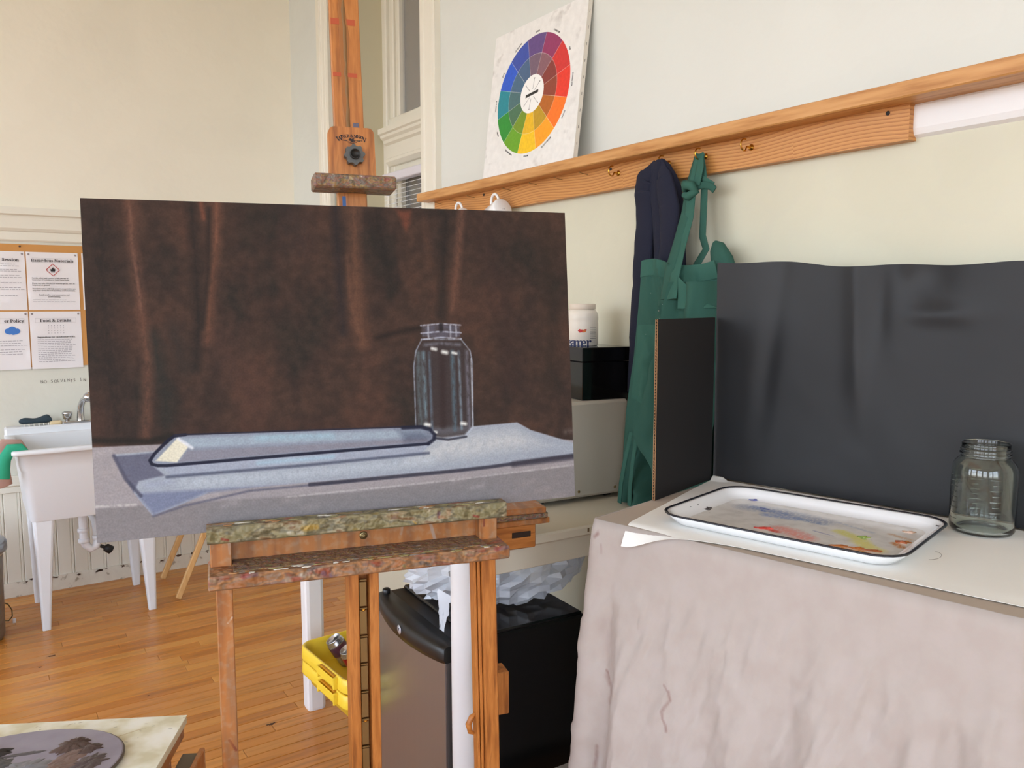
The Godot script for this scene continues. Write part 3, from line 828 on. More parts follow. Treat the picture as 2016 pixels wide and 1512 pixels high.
func painting_texture() -> ImageTexture:
	var p := Painter.new(960, 632, c8(66, 52, 46), 14)
	# dark hanging cloth
	p.mottle([c8(46, 43, 40), c8(58, 47, 43), c8(68, 53, 46), c8(80, 58, 49)], 0.006, 0.9, 1.0, 0.55)
	p.mottle([c8(50, 44, 42), c8(64, 52, 47), c8(80, 62, 54)], 0.03, 0.35)
	var fold := c8(112, 78, 64)
	var deep := c8(42, 39, 38)
	p.stroke([V(0.036, 0.043), V(0.03, 0.25), V(0.037, 0.456), V(0.044, 0.68)], 0.09, deep, 0.7, 1.0, 0.3)
	p.stroke([V(0.195, 0.0), V(0.199, 0.188), V(0.198, 0.372), V(0.19, 0.5)], 0.035, deep, 0.75, 1.0, 0.2)
	p.stroke([V(0.114, 0.40), V(0.132, 0.58), V(0.13, 0.70)], 0.05, c8(46, 47, 45), 0.8, 1.0, 0.2)
	p.stroke([V(0.15, 0.38), V(0.17, 0.5)], 0.06, c8(50, 47, 45), 0.6, 1.0, 0.2)
	p.stroke([V(0.095, 0.70), V(0.6, 0.70)], 0.06, c8(70, 50, 44), 0.35, 1.0, 0.5)
	p.stroke([V(0.085, 0.0), V(0.085, 0.115), V(0.092, 0.249), V(0.099, 0.369), V(0.104, 0.489), V(0.092, 0.70)], 0.034, fold, 0.6, 1.0, 0.35)
	p.stroke([V(0.085, 0.02), V(0.086, 0.13), V(0.096, 0.32)], 0.010, c8(132, 96, 84), 0.35, 1.0, 0.4)
	p.stroke([V(0.213, 0.0), V(0.218, 0.05)], 0.014, c8(120, 74, 58), 0.7, 1.0, 0.2)
	p.stroke([V(0.243, 0.0), V(0.237, 0.126), V(0.226, 0.249), V(0.215, 0.42)], 0.035, c8(104, 72, 58), 0.75, 1.0, 0.3)
	p.stroke([V(0.243, 0.0), V(0.239, 0.12)], 0.009, c8(132, 88, 72), 0.4, 1.0, 0.3)
	p.stroke([V(0.228, 0.02), V(0.222, 0.20), V(0.205, 0.38)], 0.016, deep, 0.7, 1.0, 0.2)
	p.stroke([V(0.24, 0.42), V(0.30, 0.62)], 0.10, c8(78, 58, 52), 0.5, 1.0, 0.4)
	p.stroke([V(0.385, 0.02), V(0.40, 0.12)], 0.12, c8(52, 46, 46), 0.55, 1.0, 0.4)
	p.stroke([V(0.476, 0.0), V(0.477, 0.185), V(0.482, 0.40)], 0.032, c8(46, 42, 44), 0.8, 1.0, 0.2)
	p.stroke([V(0.515, 0.0), V(0.513, 0.185), V(0.512, 0.315), V(0.522, 0.44)], 0.045, c8(100, 72, 58), 0.75, 0.9, 0.25)
	p.stroke([V(0.496, 0.16), V(0.500, 0.30), V(0.512, 0.40)], 0.014, c8(116, 82, 66), 0.35, 1.0, 0.3)
	p.stroke([V(0.560, 0.03), V(0.588, 0.25)], 0.05, deep, 0.7, 1.0, 0.2)
	p.poly([V(0.598, 0.0), V(0.643, 0.0), V(0.640, 0.05), V(0.626, 0.092), V(0.612, 0.06)], c8(112, 68, 54), 0.85, 0.012, 0.2)
	p.stroke([V(0.665, 0.03), V(0.672, 0.2)], 0.03, c8(84, 62, 52), 0.6, 1.0, 0.3)
	p.stroke([V(0.716, 0.02), V(0.694, 0.352)], 0.032, deep, 0.7, 1.0, 0.2)
	p.stroke([V(0.752, 0.0), V(0.739, 0.149), V(0.722, 0.335)], 0.030, c8(104, 74, 62), 0.8, 0.9, 0.3)
	p.stroke([V(0.80, 0.05), V(0.84, 0.3), V(0.86, 0.6)], 0.10, c8(58, 46, 44), 0.5, 1.0, 0.4)
	p.stroke([V(0.95, 0.05), V(0.96, 0.35), V(0.95, 0.6)], 0.07, c8(50, 44, 40), 0.6, 1.0, 0.3)
	p.stroke([V(0.645, 0.393), V(0.60, 0.405), V(0.551, 0.423)], 0.022, c8(44, 38, 36), 0.8, 0.9)
	p.stroke([V(0.0, 0.70), V(0.10, 0.712), V(0.14, 0.70)], 0.02, c8(40, 38, 36), 0.8, 0.8)
	# table: pale violet grey
	p.poly([V(-0.01, 0.717), V(0.146, 0.722), V(0.40, 0.724), V(0.676, 0.726), V(1.01, 0.80), V(1.01, 1.05), V(-0.01, 1.05)], c8(150, 145, 148), 1.0, 0.003)
	p.poly([V(-0.01, 0.893), V(0.1, 0.897), V(0.494, 0.911), V(1.01, 0.885), V(1.01, 1.05), V(-0.01, 1.05)], c8(128, 124, 126), 1.0, 0.006)
	p.stroke([V(0.0, 0.893), V(0.07, 0.897)], 0.008, c8(196, 192, 190), 0.6, 0.8, 0.6)
	p.stroke([V(0.35, 0.913), V(0.7, 0.905), V(1.0, 0.888)], 0.006, c8(192, 188, 188), 0.5, 0.8, 0.6)
	for k in 40:
		var a := V(fmod(k * 0.173, 1.0), 0.74 + fmod(k * 0.0917, 0.26))
		p.stroke([a, a + V(0.03, -0.006)], 0.02, [c8(186, 180, 182), c8(136, 131, 138), c8(170, 160, 158)][k % 3], 0.25, 1.0, 0.5)
	# sheet of pale paper
	p.poly([V(0.035, 0.742), V(0.114, 0.740), V(0.665, 0.724), V(0.751, 0.727), V(0.863, 0.722), V(0.896, 0.752), V(1.01, 0.812), V(1.01, 0.857), V(0.789, 0.872), V(0.495, 0.875), V(0.213, 0.876), V(0.099, 0.938), V(0.069, 0.869)], c8(152, 160, 172), 1.0, 0.003)
	p.poly([V(0.68, 0.74), V(0.86, 0.728), V(0.93, 0.79), V(0.99, 0.82), V(0.75, 0.85), V(0.55, 0.86)], c8(188, 191, 193), 0.8, 0.03, 0.3)
	p.stroke([V(0.16, 0.845), V(0.40, 0.842), V(0.66, 0.832)], 0.034, c8(178, 188, 198), 0.7, 1.0, 0.4)
	p.poly([V(0.035, 0.747), V(0.112, 0.744), V(0.102, 0.778), V(0.128, 0.819), V(0.079, 0.83), V(0.067, 0.869)], c8(98, 100, 117), 1.0, 0.004)
	p.poly([V(0.074, 0.83), V(0.135, 0.822), V(0.15, 0.845), V(0.09, 0.86)], c8(150, 158, 176), 0.8, 0.01)
	p.poly([V(0.069, 0.869), V(0.099, 0.938), V(0.20, 0.885), V(0.30, 0.878), V(0.40, 0.872), V(0.081, 0.858)], c8(116, 124, 148), 1.0, 0.008)
	p.stroke([V(0.036, 0.748), V(0.055, 0.82), V(0.080, 0.872)], 0.010, c8(72, 74, 92), 0.8, 0.7)
	p.stroke([V(0.10, 0.935), V(0.16, 0.912), V(0.28, 0.884), V(0.495, 0.880)], 0.008, c8(92, 92, 108), 0.8, 0.9)
	p.stroke([V(0.40, 0.880), V(0.495, 0.879), V(0.70, 0.875), V(0.789, 0.871), V(1.01, 0.853)], 0.011, c8(58, 58, 70), 0.9, 0.6)
	p.stroke([V(0.85, 0.868), V(1.01, 0.858)], 0.020, c8(62, 60, 70), 0.85, 0.7)
	# glass jar
	var body := [V(0.65, 0.431), V(0.636, 0.468), V(0.630, 0.518), V(0.629, 0.719), V(0.644, 0.75), V(0.687, 0.765), V(0.739, 0.76), V(0.758, 0.731), V(0.763, 0.516), V(0.758, 0.473), V(0.739, 0.435)]
	p.poly(body, c8(64, 57, 58), 0.85, 0.006)
	p.poly([V(0.640, 0.715), V(0.755, 0.72), V(0.748, 0.748), V(0.69, 0.757), V(0.65, 0.745)], c8(90, 90, 96), 0.8, 0.01)
	for s in [[0.640, 0.018, c8(92, 106, 110)], [0.652, 0.014, c8(112, 138, 150)], [0.665, 0.01, c8(96, 112, 128)], [0.717, 0.016, c8(88, 112, 126)], [0.732, 0.010, c8(120, 138, 152)], [0.750, 0.014, c8(112, 112, 124)]]:
		p.stroke([V(s[0], 0.475), V(s[0], 0.60), V(s[0], 0.735)], s[1], s[2], 0.8, 1.0, 0.45)
	p.stroke([V(0.694, 0.48), V(0.69, 0.72)], 0.022, c8(56, 46, 46), 0.8, 0.8)
	p.stroke(body + [body[0]], 0.0045, c8(150, 160, 176), 0.75, 0.7, 0.4)
	p.stroke([V(0.760, 0.50), V(0.758, 0.73), V(0.742, 0.757)], 0.006, c8(176, 184, 196), 0.7, 0.7, 0.3)
	p.stroke([V(0.66, 0.757), V(0.70, 0.768), V(0.742, 0.762)], 0.007, c8(44, 44, 54), 0.8, 0.7)
	var neck := [V(0.649, 0.384), V(0.692, 0.380), V(0.738, 0.386), V(0.739, 0.428), V(0.693, 0.433), V(0.649, 0.425)]
	p.poly(neck, c8(92, 92, 106), 0.8, 0.004, 0.3)
	for y in [0.382, 0.408, 0.428]: p.stroke([V(0.649, y + 0.003), V(0.692, y - 0.002), V(0.739, y + 0.004)], 0.005, c8(176, 182, 198), 0.8, 0.6, 0.4)
	p.stroke([V(0.694, 0.384), V(0.694, 0.402)], 0.014, c8(40, 36, 38), 0.8, 0.6)
	for x in [0.665, 0.715, 0.728]: p.stroke([V(x, 0.388), V(x, 0.424)], 0.006, c8(196, 202, 214), 0.6, 0.7, 0.4)
	p.stroke([V(0.655, 0.45), V(0.69, 0.445), V(0.735, 0.452)], 0.012, c8(120, 122, 134), 0.6, 0.9, 0.4)
	for d in [[0.676, 0.462, 0.012], [0.70, 0.474, 0.014], [0.722, 0.478, 0.010], [0.655, 0.712, 0.013], [0.737, 0.716, 0.013], [0.67, 0.738, 0.010]]:
		p.stroke([V(d[0] - 0.004, d[1]), V(d[0] + 0.004, d[1] + 0.003)], d[2], c8(232, 236, 232), 0.9, 0.9)
	# enamel tray
	p.poly([V(0.099, 0.769), V(0.147, 0.698), V(0.642, 0.718), V(0.662, 0.730), V(0.671, 0.748), V(0.668, 0.764), V(0.655, 0.778), V(0.393, 0.78), V(0.114, 0.786)], c8(132, 140, 155), 1.0, 0.002)
	p.poly([V(0.152, 0.704), V(0.642, 0.724), V(0.666, 0.751), V(0.652, 0.758), V(0.169, 0.743)], c8(150, 164, 178), 1.0, 0.006, 0.2)
	p.stroke([V(0.30, 0.722), V(0.45, 0.73)], 0.022, c8(150, 188, 204), 0.5, 1.0, 0.3)
	p.poly([V(0.145, 0.784), V(0.167, 0.745), V(0.652, 0.757), V(0.659, 0.772), V(0.393, 0.777)], c8(130, 130, 142), 0.95, 0.004, 0.1)
	p.poly([V(0.106, 0.773), V(0.150, 0.705), V(0.172, 0.735), V(0.148, 0.783)], c8(212, 209, 190), 1.0, 0.003)
	p.stroke([V(0.152, 0.71), V(0.176, 0.74)], 0.010, c8(222, 226, 232), 0.8, 0.8)
	p.poly([V(0.114, 0.789), V(0.393, 0.784), V(0.661, 0.780), V(0.640, 0.809), V(0.392, 0.812), V(0.137, 0.822)], c8(152, 160, 176), 1.0, 0.003)
	p.stroke([V(0.30, 0.800), V(0.45, 0.797)], 0.016, c8(160, 200, 218), 0.5, 1.0)
	p.stroke([V(0.128, 0.822), V(0.392, 0.818), V(0.655, 0.808)], 0.010, c8(78, 84, 102), 0.85, 0.8)
	p.stroke([V(0.655, 0.777), V(0.393, 0.782), V(0.130, 0.788), V(0.112, 0.786), V(0.102, 0.780), V(0.099, 0.769), V(0.108, 0.750), V(0.132, 0.714), V(0.145, 0.701), V(0.165, 0.699)], 0.0080, c8(34, 36, 52), 0.95, 0.45)
	p.stroke([V(0.147, 0.698), V(0.40, 0.708), V(0.642, 0.718)], 0.0045, c8(44, 44, 58), 0.9, 0.5)
	p.poly([V(0.575, 0.716), V(0.640, 0.717), V(0.669, 0.738), V(0.671, 0.760), V(0.655, 0.779), V(0.60, 0.780)], c8(48, 52, 74), 0.85, 0.035)
	p.stroke([V(0.60, 0.719), V(0.640, 0.720), V(0.660, 0.730), V(0.670, 0.748), V(0.668, 0.764), V(0.655, 0.777)], 0.011, c8(34, 36, 52), 0.9, 0.6)
	p.grain(0.08)
	return p.texture()

func build_painting() -> void:
	var w := 0.928
	var h := 0.61
	var c := thing("canvas_painting", "large stretched canvas painted with a glass jar and tray before dark drapery", "painting")
	c.transform = Transform3D(Basis.from_euler(Vector3(deg_to_rad(-4.984), deg_to_rad(-14.53), deg_to_rad(0.512)), EULER_ORDER_YXZ), Vector3(0.64, 1.432, -1.486)) * Transform3D(Basis.IDENTITY, Vector3(0, -h / 2, 0))
	var n := noise(3, 3.0, 3)
	# front with a hint of cockle, as stretched cloth has
	var st := mb()
	sheet(st, func(u: float, v: float) -> Vector3: return Vector3((u - 0.5) * w, v * h, 0.0012 * n.get_noise_2d(u * 3.0, v * 2.0) * sin(PI * u) * sin(PI * v)), 24, 16, 0.0015)
	var m := uvmat(painting_texture(), 0.75)
	m.metallic_specular = 0.25
	var weave := bump_tex(15, 0.35, 2, 256, 3.0)
	m.detail_enabled = false
	m.normal_enabled = false
	M.weave = weave
	obj("painted_face", st, m, c)
	st = mb()
	box(st, Vector3(0, h / 2, -0.0105), Vector3(w - 0.001, h - 0.001, 0.0175), 0.001)
	obj("turned_edge", st, texmat(ramp_tex(16, 0.05, 4, 128, [0.0, 0.45, 0.6, 1.0], [c8(60, 50, 50), c8(110, 100, 100), c8(210, 208, 205), c8(225, 222, 218)]), Vector3(3, 3, 3), 0.7), c)
	var bar: Material = M.pale_wood
	for y in [0.02, h - 0.02]: part("stretcher_bar", c, bar, Vector3(0, y, -0.021), Vector3(w - 0.004, 0.036, 0.006))
	for x in [-w / 2 + 0.02, 0.0, w / 2 - 0.02]: part("stretcher_bar", c, bar, Vector3(x, h / 2, -0.022), Vector3(0.036, h - 0.08, 0.006))

# ---------------------------------------------------------------- draped stand and still life
const STAND_AT := Vector3(1.077, 0, -1.278)
const STAND_TURN := -78.4654
func on_stand(a: float, y: float, b: float) -> Vector3:   # a along the front edge, b back from it
	return STAND_AT + Basis(Vector3.UP, deg_to_rad(STAND_TURN)) * Vector3(a, y, -b)

func build_stand() -> void:
	var H := 1.1
	var s := thing("display_stand", "plain wooden display stand hidden under the beige drape", "stand", STAND_AT, STAND_TURN)
	part("stand_top", s, M.pale_wood, Vector3(0.395, H - 0.018, -0.265), Vector3(0.78, 0.024, 0.52), 0.002)
	for x in [0.04, 0.75]:
		for z in [-0.04, -0.49]: part("leg", s, M.pale_wood, Vector3(x, (H - 0.03) / 2, z), Vector3(0.045, H - 0.03, 0.045), 0.002)

	# drape: top, then a skirt that runs round left side, front and right side
	var d := thing("drape", "pinkish beige cotton drape with paint smudges hanging over the display stand", "cloth", STAND_AT, STAND_TURN)
	var n := noise(51, 1.0, 4)
	var W := 0.79
	var D := 0.53
	var r := 0.014
	var total := D + W + D
	var path := func(sx: float) -> Array:   # point on the table edge and outward direction
		if sx < D - r: return [Vector3(0, 0, -D + sx), Vector3(-1, 0, 0)]
		if sx < D + r:
			var a := (sx - D + r) / (2 * r) * PI / 2
			return [Vector3(r - r * cos(a), 0, -r + r * sin(a)), Vector3(-cos(a), 0, sin(a))]
		if sx < D + W - r: return [Vector3(sx - D, 0, 0), Vector3(0, 0, 1)]
		if sx < D + W + r:
			var a := (sx - D - W + r) / (2 * r) * PI / 2
			return [Vector3(W - r + r * sin(a), 0, -r + r * cos(a)), Vector3(sin(a), 0, cos(a))]
		return [Vector3(W, 0, -(sx - D - W)), Vector3(1, 0, 0)]
	# folds of the front: where, how wide, how deep, how far they wander to the side on the way down
	var folds := [[0.055, 0.030, -0.016, -0.03], [0.115, 0.05, 0.014, -0.03], [0.20, 0.035, 0.007, 0.02], [0.27, 0.03, -0.008, 0.05], [0.36, 0.05, 0.010, 0.0], [0.46, 0.03, -0.015, -0.05], [0.52, 0.035, 0.016, -0.05], [0.60, 0.05, -0.010, 0.02], [0.665, 0.025, 0.014, -0.04], [0.715, 0.02, -0.018, -0.03], [0.75, 0.03, 0.014, -0.01]]
	var f := func(u: float, v: float) -> Vector3:
		var sx := u * total
		# denser columns near the two corners
		var pn: Array = path.call(sx)
		var t := 1.0 - v
		var y := H - t * (H - 0.03)
		if t < 0.012: y = H - 0.0005
		var out := 0.002 + 0.05 * t + 0.012 * sqrt(t)
		var x := sx - D
		var g := 0.0
		if x > -0.02 and x < W + 0.02:
			for k in folds:
				var xx: float = (x - k[0] - k[3] * t) / k[1]
				g += k[2] * exp(-xx * xx)
			g *= smoothstep(0.03, 0.7, t) * 3.3
		else:
			g = 0.012 * sin(x * 38.0 + 2.0 * t) * smoothstep(0.05, 0.8, t)
		g += 0.004 * n.get_noise_2d(x * 9.0, t * 5.0) * smoothstep(0.0, 0.15, t)
		# slack creases running down and across
		var cr := 1.0 - absf(n.get_noise_2d(x * 11.0 + 2.5 * t + 40.0, t * 4.0)) * 3.2
		g += 0.006 * max(cr, 0.0) * smoothstep(0.02, 0.2, t)
		var cr2 := 1.0 - absf(n.get_noise_2d(x * 16.0 - 9.0 * t + 80.0, t * 9.0 + 5.0 * x)) * 4.0
		g += 0.0032 * max(cr2, 0.0) * smoothstep(0.02, 0.2, t) * smoothstep(0.0, 0.06, x)
		# the corner gathers into one soft pleat
		var cd: float = (sx - D + 0.02 * t) / 0.05
		g += 0.03 * t * exp(-cd * cd)
		var cv: float = (sx - D - 0.065 - 0.01 * t) / 0.022
		g -= 0.012 * smoothstep(0.02, 0.3, t) * exp(-cv * cv)
		var p: Vector3 = pn[0]
		if t < 0.012: return Vector3(p.x, y, p.z) - pn[1] * (0.012 - t) * 0.5
		return Vector3(p.x, y, p.z) + pn[1] * (out + g)
	var st := mb()
	sheet(st, f, 300, 90, 0.0014)
	var cloth_t := Painter.new(1024, 512, c8(174, 163, 155), 6)
	cloth_t.mottle([c8(172, 160, 152), c8(174, 163, 155), c8(176, 165, 158)], 0.03, 0.9)
	# smudges: charcoal marks and rubbed dirt; u runs round the skirt, v down
	var U := func(a: float) -> float: return (D + a) / total
	for q in [[[V(0.205, 0.265), V(0.215, 0.272), V(0.219, 0.288), V(0.211, 0.300), V(0.205, 0.312), V(0.206, 0.326), V(0.213, 0.336), V(0.215, 0.345)], 0.0045, 0.5], [[V(0.055, 0.30), V(0.07, 0.32), V(0.065, 0.35)], 0.012, 0.35], [[V(0.05, 0.29), V(0.062, 0.30)], 0.004, 0.5], [[V(0.03, 0.45), V(0.025, 0.50)], 0.005, 0.45], [[V(0.02, 0.54), V(0.026, 0.58)], 0.006, 0.4], [[V(0.165, 0.585), V(0.18, 0.62), V(0.20, 0.60), V(0.21, 0.64)], 0.005, 0.5], [[V(0.255, 0.58), V(0.257, 0.588)], 0.004, 0.8], [[V(0.02, 0.025), V(0.012, 0.032)], 0.006, 0.6], [[V(0.03, 0.045), V(0.032, 0.06)], 0.004, 0.4], [[V(0.05, 0.2), V(0.055, 0.24), V(0.07, 0.27)], 0.03, 0.12]]:
		var pts := []
		for p in q[0]: pts.append(V(U.call(p.x), p.y))
		cloth_t.stroke(pts, q[1], c8(120, 88, 82), q[2], 0.9, 0.5)
	M.cloth = uvmat(cloth_t.texture(), 0.85)
	obj("skirt", st, M.cloth, d)
	st = mb()
	sheet(st, func(u: float, v: float) -> Vector3: return Vector3(0.004 + u * (W - 0.008), H - 0.0008 + 0.0008 * n.get_noise_2d(u * 6.0, v * 4.0), -0.004 - v * (D - 0.004)), 24, 16, 0.0014)
	var top_m := mat(c8(178, 163, 148), 0.85)
	obj("cloth_top", st, top_m, d)

	# stiff white paper on the drape, its front corner curling down
	st = mb()
	var fp := func(u: float, v: float) -> Vector3:
		var left: float = lerp(0.092, -0.008, v)
		var a: float = lerp(left, 0.80, u)
		var fr: float = -0.028 + 0.05 * smoothstep(0.09, 0.34, a) + 0.028 * clamp((a - 0.3) / 0.5, 0.0, 1.0)
		var b: float = lerp(fr, 0.505, v)
		var y := 1.1022
		var k: float = clamp((0.022 - b) / 0.05, 0.0, 1.0) * (1.0 - smoothstep(0.10, 0.30, a))
		y -= 0.034 * k * k + 0.004 * k
		b += 0.006 * k
		y += 0.0012 * (1.0 + n.get_noise_2d(a * 5.0, b * 5.0)) * smoothstep(0.0, 0.1, v)
		if v > 0.97 and u < 0.04: y += 0.008
		return Vector3(a, y, -b)
	sheet(st, fp, 60, 50, 0.0006)
	var pp := obj("paper_sheet", st, mat(c8(242, 240, 234), 0.62))
	pp.position = STAND_AT; pp.rotation_degrees.y = STAND_TURN
	tag(pp, "large sheet of white paper under the enamel tray, one corner curling over the edge", "paper")

	# black corrugated cardboard panel standing on the left
	var b := thing("cardboard_panel", "upright black corrugated cardboard panel with raw brown edge on the draped stand", "cardboard", on_stand(0.008, 1.1005, 0.215), STAND_TURN)
	var ang := atan2(-0.026, 0.301)      # its foot runs from the front back to the black paper
	var fx := Basis(Vector3.UP, PI / 2 - ang) # local x along the panel
	var L := 0.290
	var hgt := 0.411
	var T := Transform3D(fx, Vector3.ZERO)
	part("liner_sheet", b, mat(c8(24, 22, 22), 0.8), Vector3(L / 2, hgt / 2, 0.0028), Vector3(L, hgt, 0.0006), 0.0, T)
	part("liner_sheet", b, mat(c8(24, 22, 22), 0.8), Vector3(L / 2, hgt / 2, -0.0028), Vector3(L, hgt, 0.0006), 0.0, T)
	st = mb()
	st.set_smooth_group(-1)
	var nf := 120
	for k in nf:
		var y0 := hgt * k / nf
		var y1 := hgt * (k + 1) / nf
		var za := 0.0024 if k % 2 == 0 else -0.0024
		for o in [0.0004, -0.0004]:
			quad(st, T * Vector3(-0.0004, y0, za + o), T * Vector3(L, y0, za + o), T * Vector3(L, y1, -za + o), T * Vector3(-0.0004, y1, -za + o))
		quad(st, T * Vector3(-0.0004, y0, za - 0.0004), T * Vector3(-0.0004, y0, za + 0.0004), T * Vector3(-0.0004, y1, -za + 0.0004), T * Vector3(-0.0004, y1, -za - 0.0004))
	for z in [0.0027, -0.0027]: box(st, Vector3(0.0002, hgt / 2, z), Vector3(0.0016, hgt, 0.0008), 0.0, T)
	obj("fluting", st, mat(c8(172, 130, 92), 0.85), b)

	# black backdrop paper with soft creases
	st = mb()
	var m2 := noise(58, 1.0, 3)
	var dent := func(a: float, y: float, a0: float, y0: float, wa: float, wy: float) -> float:
		return exp(-pow((a - a0) / wa, 2.0) - pow((y - y0) / wy, 2.0))
	var fb := func(u: float, v: float) -> Vector3:
		var a: float = lerp(-0.016, 0.80, u)
		var top: float = 0.541 - 0.028 * u + 0.004 * sin(u * 9.0 + 0.6) - 0.003 * sin(u * 21.0)
		var y := v * top
		var z := -0.517 + 0.0
		z += 0.005 * sin(u * 8.0 + 0.4) * v + 0.003 * sin(u * 15.0 + 2.0) * v * v
		# a long vertical buckle and pinched hollows at the top
		var ax := a - 0.34 - 0.05 * (0.30 - y)
		z += 0.009 * exp(-pow(ax / 0.028, 2.0)) * (1.0 if ax < 0 else exp(-ax / 0.010)) * smoothstep(0.14, 0.30, y)
		z -= 0.008 * dent.call(a, y, 0.375, 0.44, 0.022, 0.10)
		z -= 0.013 * dent.call(a, y, 0.475, 0.50, 0.045, 0.055)
		z += 0.007 * dent.call(a, y, 0.43, 0.53, 0.012, 0.03)
		z += 0.007 * dent.call(a, y, 0.50, 0.42, 0.06, 0.02)
		z -= 0.006 * exp(-pow((a - 0.125 - 0.1 * (y - 0.3)) / 0.028, 2.0)) * smoothstep(0.05, 0.3, y)
		z += 0.0012 * m2.get_noise_2d(a * 6.0, y * 5.0)
		return Vector3(a, 1.1042 + y, z)
	sheet(st, fb, 110, 70, 0.0005)
	var bp := obj("black_paper", st, with_bump(mat(c8(24, 25, 28), 0.55), M.plaster_bump, 0.05))
	bp.position = STAND_AT; bp.rotation_degrees.y = STAND_TURN
	tag(bp, "creased black backdrop paper standing behind the tray and jar", "paper")

